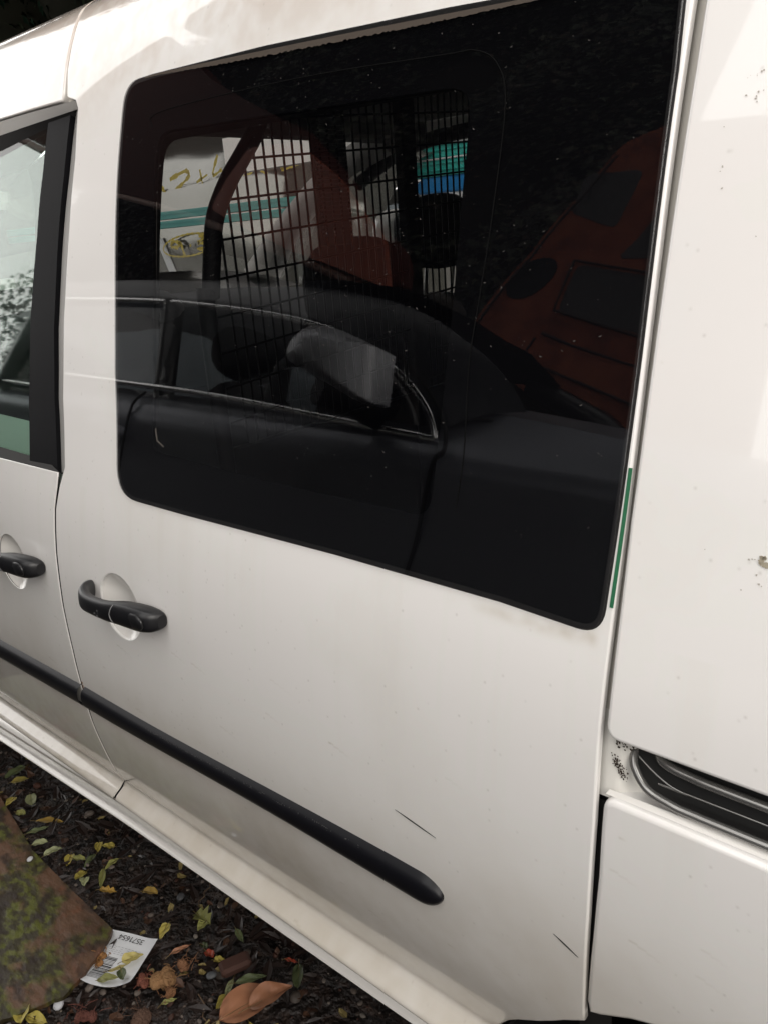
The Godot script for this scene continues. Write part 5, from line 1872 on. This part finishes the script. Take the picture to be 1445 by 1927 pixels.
func leaves() -> void:
	var Y := Color(.44, .36, .08)
	var YG := Color(.28, .28, .09)
	var G := Color(.12, .145, .065)
	var PG := Color(.36, .38, .20)
	var BR := Color(.22, .11, .05)
	var TAN := Color(.38, .17, .09)
	var DK := Color(.07, .04, .03)
	# the large tan leaf, folded over, in two blades
	leaf(-.994, -.022, .020, .145, .092, 2.82, 1, TAN, "large tan brown leaf at the bottom, the biggest on the ground", .1)
	leaf(-.962, -.046, .032, .100, .062, 2.70, 1, TAN * .9, "tan folded leaf lying on the end of the biggest tan leaf", .1)
	leaf(-1.032, -.056, .020, .070, .024, 2.45, 1, G, "narrow green leaf tucked behind the big tan leaf", .15)
	leaf(-.968, -.121, .012, .060, .026, .75, 0, G * .6, "dark green leaf with a red stalk nearest the sill")
	leaf(-1.005, -.137, .014, .034, .010, 1.9, 1, Color(.36, .06, .03), "small bright red leaf beside the dark green one near the sill")
	leaf(-1.275, -.021, .014, .040, .030, .4, 2, Y, "bright yellow leaf just above the corner of the paper label")
	leaf(-1.623, -.072, .013, .034, .024, .9, 2, Y, "left half of the yellow butterfly-shaped pair on dark soil")
	leaf(-1.606, -.088, .013, .034, .024, -.9, 2, Y, "right half of the yellow butterfly-shaped pair on dark soil")
	leaf(-1.236, -.094, .014, .056, .040, 1.6, 3, YG * .8, "olive lobed leaf lying near the sill, right of the bright yellow leaf")
	leaf(-1.218, -.076, .018, .030, .026, .3, 2, YG * 1.2, "pale yellow green leaf lying on the olive lobed leaf")
	leaf(-2.090, -.087, .014, .075, .034, .2, 0, G, "green leaf farthest up the soil strip, by the left edge of the photo")
	leaf(-2.031, -.075, .020, .060, .028, 2.3, 1, Y * .7, "dull yellow leaf next to the farthest green leaf")
	leaf(-1.933, -.056, .014, .050, .034, 1.2, 0, PG * .8, "pale green leaf just above the plate's far corner")
	leaf(-1.955, -.012, .030, .040, .032, .5, 2, Y, "yellow leaf resting on the far edge of the rusty plate")
	leaf(-1.905, -.014, .016, .034, .022, 2.0, 0, YG, "small yellow green leaf against the far plate edge")
	leaf(-1.813, -.045, .014, .085, .032, 2.2, 1, Color(.40, .26, .06), "long golden brown leaf with a curled tip on the soil")
	leaf(-1.807, -.010, .014, .060, .022, 2.6, 1, G * 1.2, "narrow green leaf below the long golden brown leaf")
	leaf(-1.752, .012, .018, .045, .024, 2.4, 0, PG, "pale grey green leaf along the plate edge")
	leaf(-1.701, .006, .014, .050, .024, 2.9, 0, PG * .9, "pale green leaf halfway along the plate edge")
	leaf(-1.642, -.004, .014, .042, .028, .8, 2, Y, "clear yellow leaf halfway along the plate edge")
	leaf(-1.618, -.018, .020, .044, .020, 2.0, 0, YG, "yellow green leaf on the clear yellow leaf by the plate edge")
	leaf(-1.569, .006, .014, .040, .026, .3, 0, Y * .8, "dull yellow leaf by the plate, left of the long green one")
	leaf(-1.540, .012, .020, .034, .026, 1.0, 2, PG, "pale leaf touching the plate, right of the dull yellow leaf")
	leaf(-1.520, -.020, .014, .064, .018, .9, 1, YG * .8, "long slim yellow green leaf lying free on the dark soil")
	leaf(-1.474, -.008, .016, .046, .022, 2.2, 3, Color(.42, .25, .05), "crumpled yellow brown leaf on dark soil above the plate corner")
	leaf(-1.262, .062, .024, .048, .030, 2.75, 2, Color(.50, .42, .14), "pale yellow triangular leaf lying on the paper label")
	leaf(-1.268, .090, .022, .050, .012, 2.7, 1, Color(.40, .34, .12), "thin straw yellow leaf lying on the paper label")
	leaf(-1.243, .098, .026, .038, .022, 1.2, 0, G * .8, "dark green leaf on the label's lower edge")
	leaf(-1.262, .120, .020, .054, .024, 2.2, 1, YG * .8, "olive leaf hanging over the label's lower corner")
	leaf(-1.208, -.014, .014, .052, .014, 2.7, 1, YG, "slim yellow green leaf right of the paper label")
	leaf(-1.137, -.113, .012, .044, .016, 1.3, 1, G, "slim green leaf in the shade close under the sill")
	leaf(-1.178, -.052, .012, .026, .016, 1.6, 0, PG, "tiny pale green leaf in the middle of the soil")
	leaf(-1.151, -.045, .012, .034, .022, 1.5, 0, PG * .8, "small grey green leaf in the middle of the soil")
	leaf(-1.123, -.050, .012, .030, .018, 2.1, 2, Y * .9, "small golden leaf right of the grey green leaf")
	leaf(-1.334, .262, .014, .052, .036, 1.0, 0, Color(.44, .42, .24), "cream leaf at the very bottom below the plate")
	leaf(-1.300, .250, .014, .060, .030, 1.9, 1, YG, "yellow green leaf at the very bottom beside the cream leaf")
	leaf(-1.375, .290, .014, .050, .026, 2.8, 0, PG * .7, "grey green leaf at the bottom left edge of the photo")
	leaf(-1.545, -.060, .012, .050, .020, .2, 1, DK * 1.6, "dark purple brown leaf standing beside the yellow leaves at the plate")
	leaf(-1.600, -.035, .012, .054, .020, .4, 1, DK * 1.4, "dark brown leaf between the butterfly pair and the plate")
	leaf(-1.045, .010, .012, .040, .020, .3, 2, Y, "yellow leaf scrap at the tip of the big tan leaf")
	leaf(-1.058, -.020, .012, .050, .016, .5, 1, DK * 2.0, "brown shrivelled leaf left of the big tan leaf")
	leaf(-.945, .010, .012, .060, .016, 1.3, 1, Color(.36, .26, .10), "straw coloured leaf at the bottom right of the big tan leaf")
	leaf(-1.130, .070, .012, .036, .014, 2.6, 1, PG, "pale slim leaf on the fibrous brown clumps")
	leaf(-1.395, -.066, .012, .050, .026, 1.9, 0, DK * 1.3, "dark brown leaf near the sill above the paper label")
	# dark mulch of older leaves nobody could count
	var r := RandomNumberGenerator.new()
	r.seed = 5
	var mb := MB.new()
	for i in 620:
		var c := Vector3(r.randf_range(-2.4, -.75), 0, r.randf_range(-.22, .40))
		c.y = gh(c.x, c.z) + .004
		var l := r.randf_range(.012, .036)
		var b := Basis(Vector3.UP, r.randf() * TAU) * Basis(Vector3(1, 0, .4).normalized(), r.randf_range(-.5, .5))
		var w := l * r.randf_range(.2, .4)
		var p := [Vector3(0, 0, -l), Vector3(w, .003, -.2 * l), Vector3(w * .8, .003, .4 * l), Vector3(0, .002, l), Vector3(-w * .8, .004, .4 * l), Vector3(-w, .003, -.2 * l)]
		for k in 6:
			mb.ftri(c, c + b * p[k], c + b * p[(k + 1) % 6], Vector3.UP)
	var o := obj("leaf_mulch", mb, mat("mulch", Color(.026, .016, .013), .38, .5))
	kind(tag(o, "dark rotting leaf scraps spread over the soil", "leaf litter"), "stuff")
	for q in [[Color(.085, .040, .022), 150, "brown torn leaf crumbs mixed into the dark scraps", .014], [Color(.26, .20, .07), 90, "straw yellow leaf crumbs sprinkled over the soil", .010]]:
		mb = MB.new()
		for i in q[1]:
			var c := Vector3(r.randf_range(-2.3, -.85), 0, r.randf_range(-.20, .36))
			c.y = gh(c.x, c.z) + .006
			var l: float = q[3] * r.randf_range(.5, 1.5)
			var b := Basis(Vector3.UP, r.randf() * TAU) * Basis(Vector3(1, 0, .4).normalized(), r.randf_range(-.7, .7))
			var rim := []
			for k in 7:
				rim.append(c + b * Vector3(cos(k * TAU / 7) * l * r.randf_range(.25, .7), r.randf_range(0, .004), sin(k * TAU / 7) * l * r.randf_range(.5, 1.1)))
			for k in 7:
				mb.ftri(c, rim[k], rim[(k + 1) % 7], Vector3.UP)
		kind(tag(obj("leaf_crumbs", mb, mat("crumb_%d" % q[1], q[0], .6)), q[2], "leaf litter"), "stuff")

func bits() -> void:
	var data := [
		[-1.328, .100, .020, .014, Color(.36, .18, .07), "orange brown bark chip on the plate's broken edge by the label", 4],
		[-1.173, -.004, .022, .010, Color(.26, .13, .07), "brown curled bark piece right of the slim leaf", 3],
		[-1.182, .046, .026, .012, Color(.34, .19, .09), "light brown fibrous clump in the middle bottom", 5],
		[-1.150, .058, .018, .010, Color(.28, .14, .07), "smaller brown fibrous clump right of the light one", 4],
		[-1.212, .070, .018, .010, Color(.24, .09, .06), "reddish brown fibrous clump next to the label", 4],
		[-1.240, .190, .030, .012, Color(.16, .065, .05), "reddish soil clod at the bottom beside the olive leaf", 3],
		[-1.150, .130, .034, .014, Color(.12, .07, .05), "dark brown clod at the very bottom centre", 3],
		[-1.040, .095, .020, .010, Color(.10, .06, .045), "small dark clod below the big tan leaf", 3]]
	for d in data:
		var r := RandomNumberGenerator.new()
		r.seed = int(absf(d[0]) * 10000)
		var mb := MB.new()
		for k in d[6]:
			var s: float = d[2] * r.randf_range(.4, .8)
			mb.blob(Vector3(d[0] + r.randf_range(-.5, .5) * d[2], .008 + s * .3, d[1] + r.randf_range(-.5, .5) * d[2]), Vector3(s, s * .55, s * .8), r.randf_range(1.5, 2.4), Basis(Vector3(r.randf(), 1, r.randf()).normalized(), r.randf() * 6), 10, 7)
		for k in 26:
			var c := Vector3(d[0] + r.randf_range(-.9, .9) * d[2], .010 + r.randf() * d[3] * 1.3, d[1] + r.randf_range(-.9, .9) * d[2])
			var e: Vector3 = Vector3(r.randf_range(-1, 1), r.randf_range(-.3, .5), r.randf_range(-1, 1)) * d[2] * .7
			mb.tube([c, c + e * .5 + Vector3(0, .002, 0), c + e], .0007, 4)
		var m := mat("bits_%s" % d[5], d[4], .85, .3)
		m.heightmap_enabled = true
		m.heightmap_texture = mats.mud.heightmap_texture
		m.heightmap_scale = .4
		m.uv1_triplanar = true
		m.uv1_world_triplanar = true
		m.uv1_scale = Vector3.ONE * 14
		tag(obj("soil_clump" if d[6] == 3 else "bark_clump", mb, m), d[5], "clump" if d[6] != 3 else "clod")
	# half brick and stones
	var mb := MB.new()
	mb.box(Vector3(-1.089, .014, -.062), Vector3(.062, .022, .030), .006, Basis(Vector3.UP, 1.15))
	tag(obj("brick_piece", mb, mat("brick_red", Color(.075, .032, .022), .8)), "dull red brick piece lying under the sill, right of the small golden leaf", "brick")
	for s in [[-1.115, -.020, .008, Color(.10, .105, .11), "smooth blue grey pebble left of the brick piece"], [-1.335, -.105, .008, Color(.08, .08, .085), "grey stone close to the sill above the bright yellow leaf"], [-1.305, .205, .010, Color(.6, .6, .62), "white stone chip on soil below the plate"], [-1.700, .060, .006, Color(.62, .63, .64), "small white chip near the plate edge"], [-1.115, .150, .008, Color(.55, .5, .5), "pale pink chip at the bottom centre"]]:
		mb = MB.new()
		mb.blob(Vector3(s[0], s[2] * .6 + (.034 if s[1] == .060 else .004), s[1]), Vector3(s[2], s[2] * .6, s[2] * 1.3), 2.5, Basis(Vector3.UP, s[0] * 9), 10, 7)
		tag(obj("stone", mb, mat("stone_%s" % s[4], s[3], .6)), s[4], "stone", "loose stones beside the van")
	for s in [[-1.02, .055, .16, 1.2, "thin brown twig along the bottom right of the soil"], [-1.29, -.135, .07, .5, "short twig near the sill above the label"]]:
		mb = MB.new()
		var p := []
		for k in 8:
			var t := k / 7.0 - .5
			p.append(Vector3(s[0], .014, s[1]) + Basis(Vector3.UP, s[3]) * Vector3(.006 * sin(k * 2.1), .004 * cos(k * 1.7), t * s[2]))
		mb.tube(p, [.0012, .0015, .0016, .0016, .0015, .0014, .0012, .0008], 6)
		tag(obj("twig", mb, mat("twig", Color(.11, .07, .04), .8)), s[4], "twig")
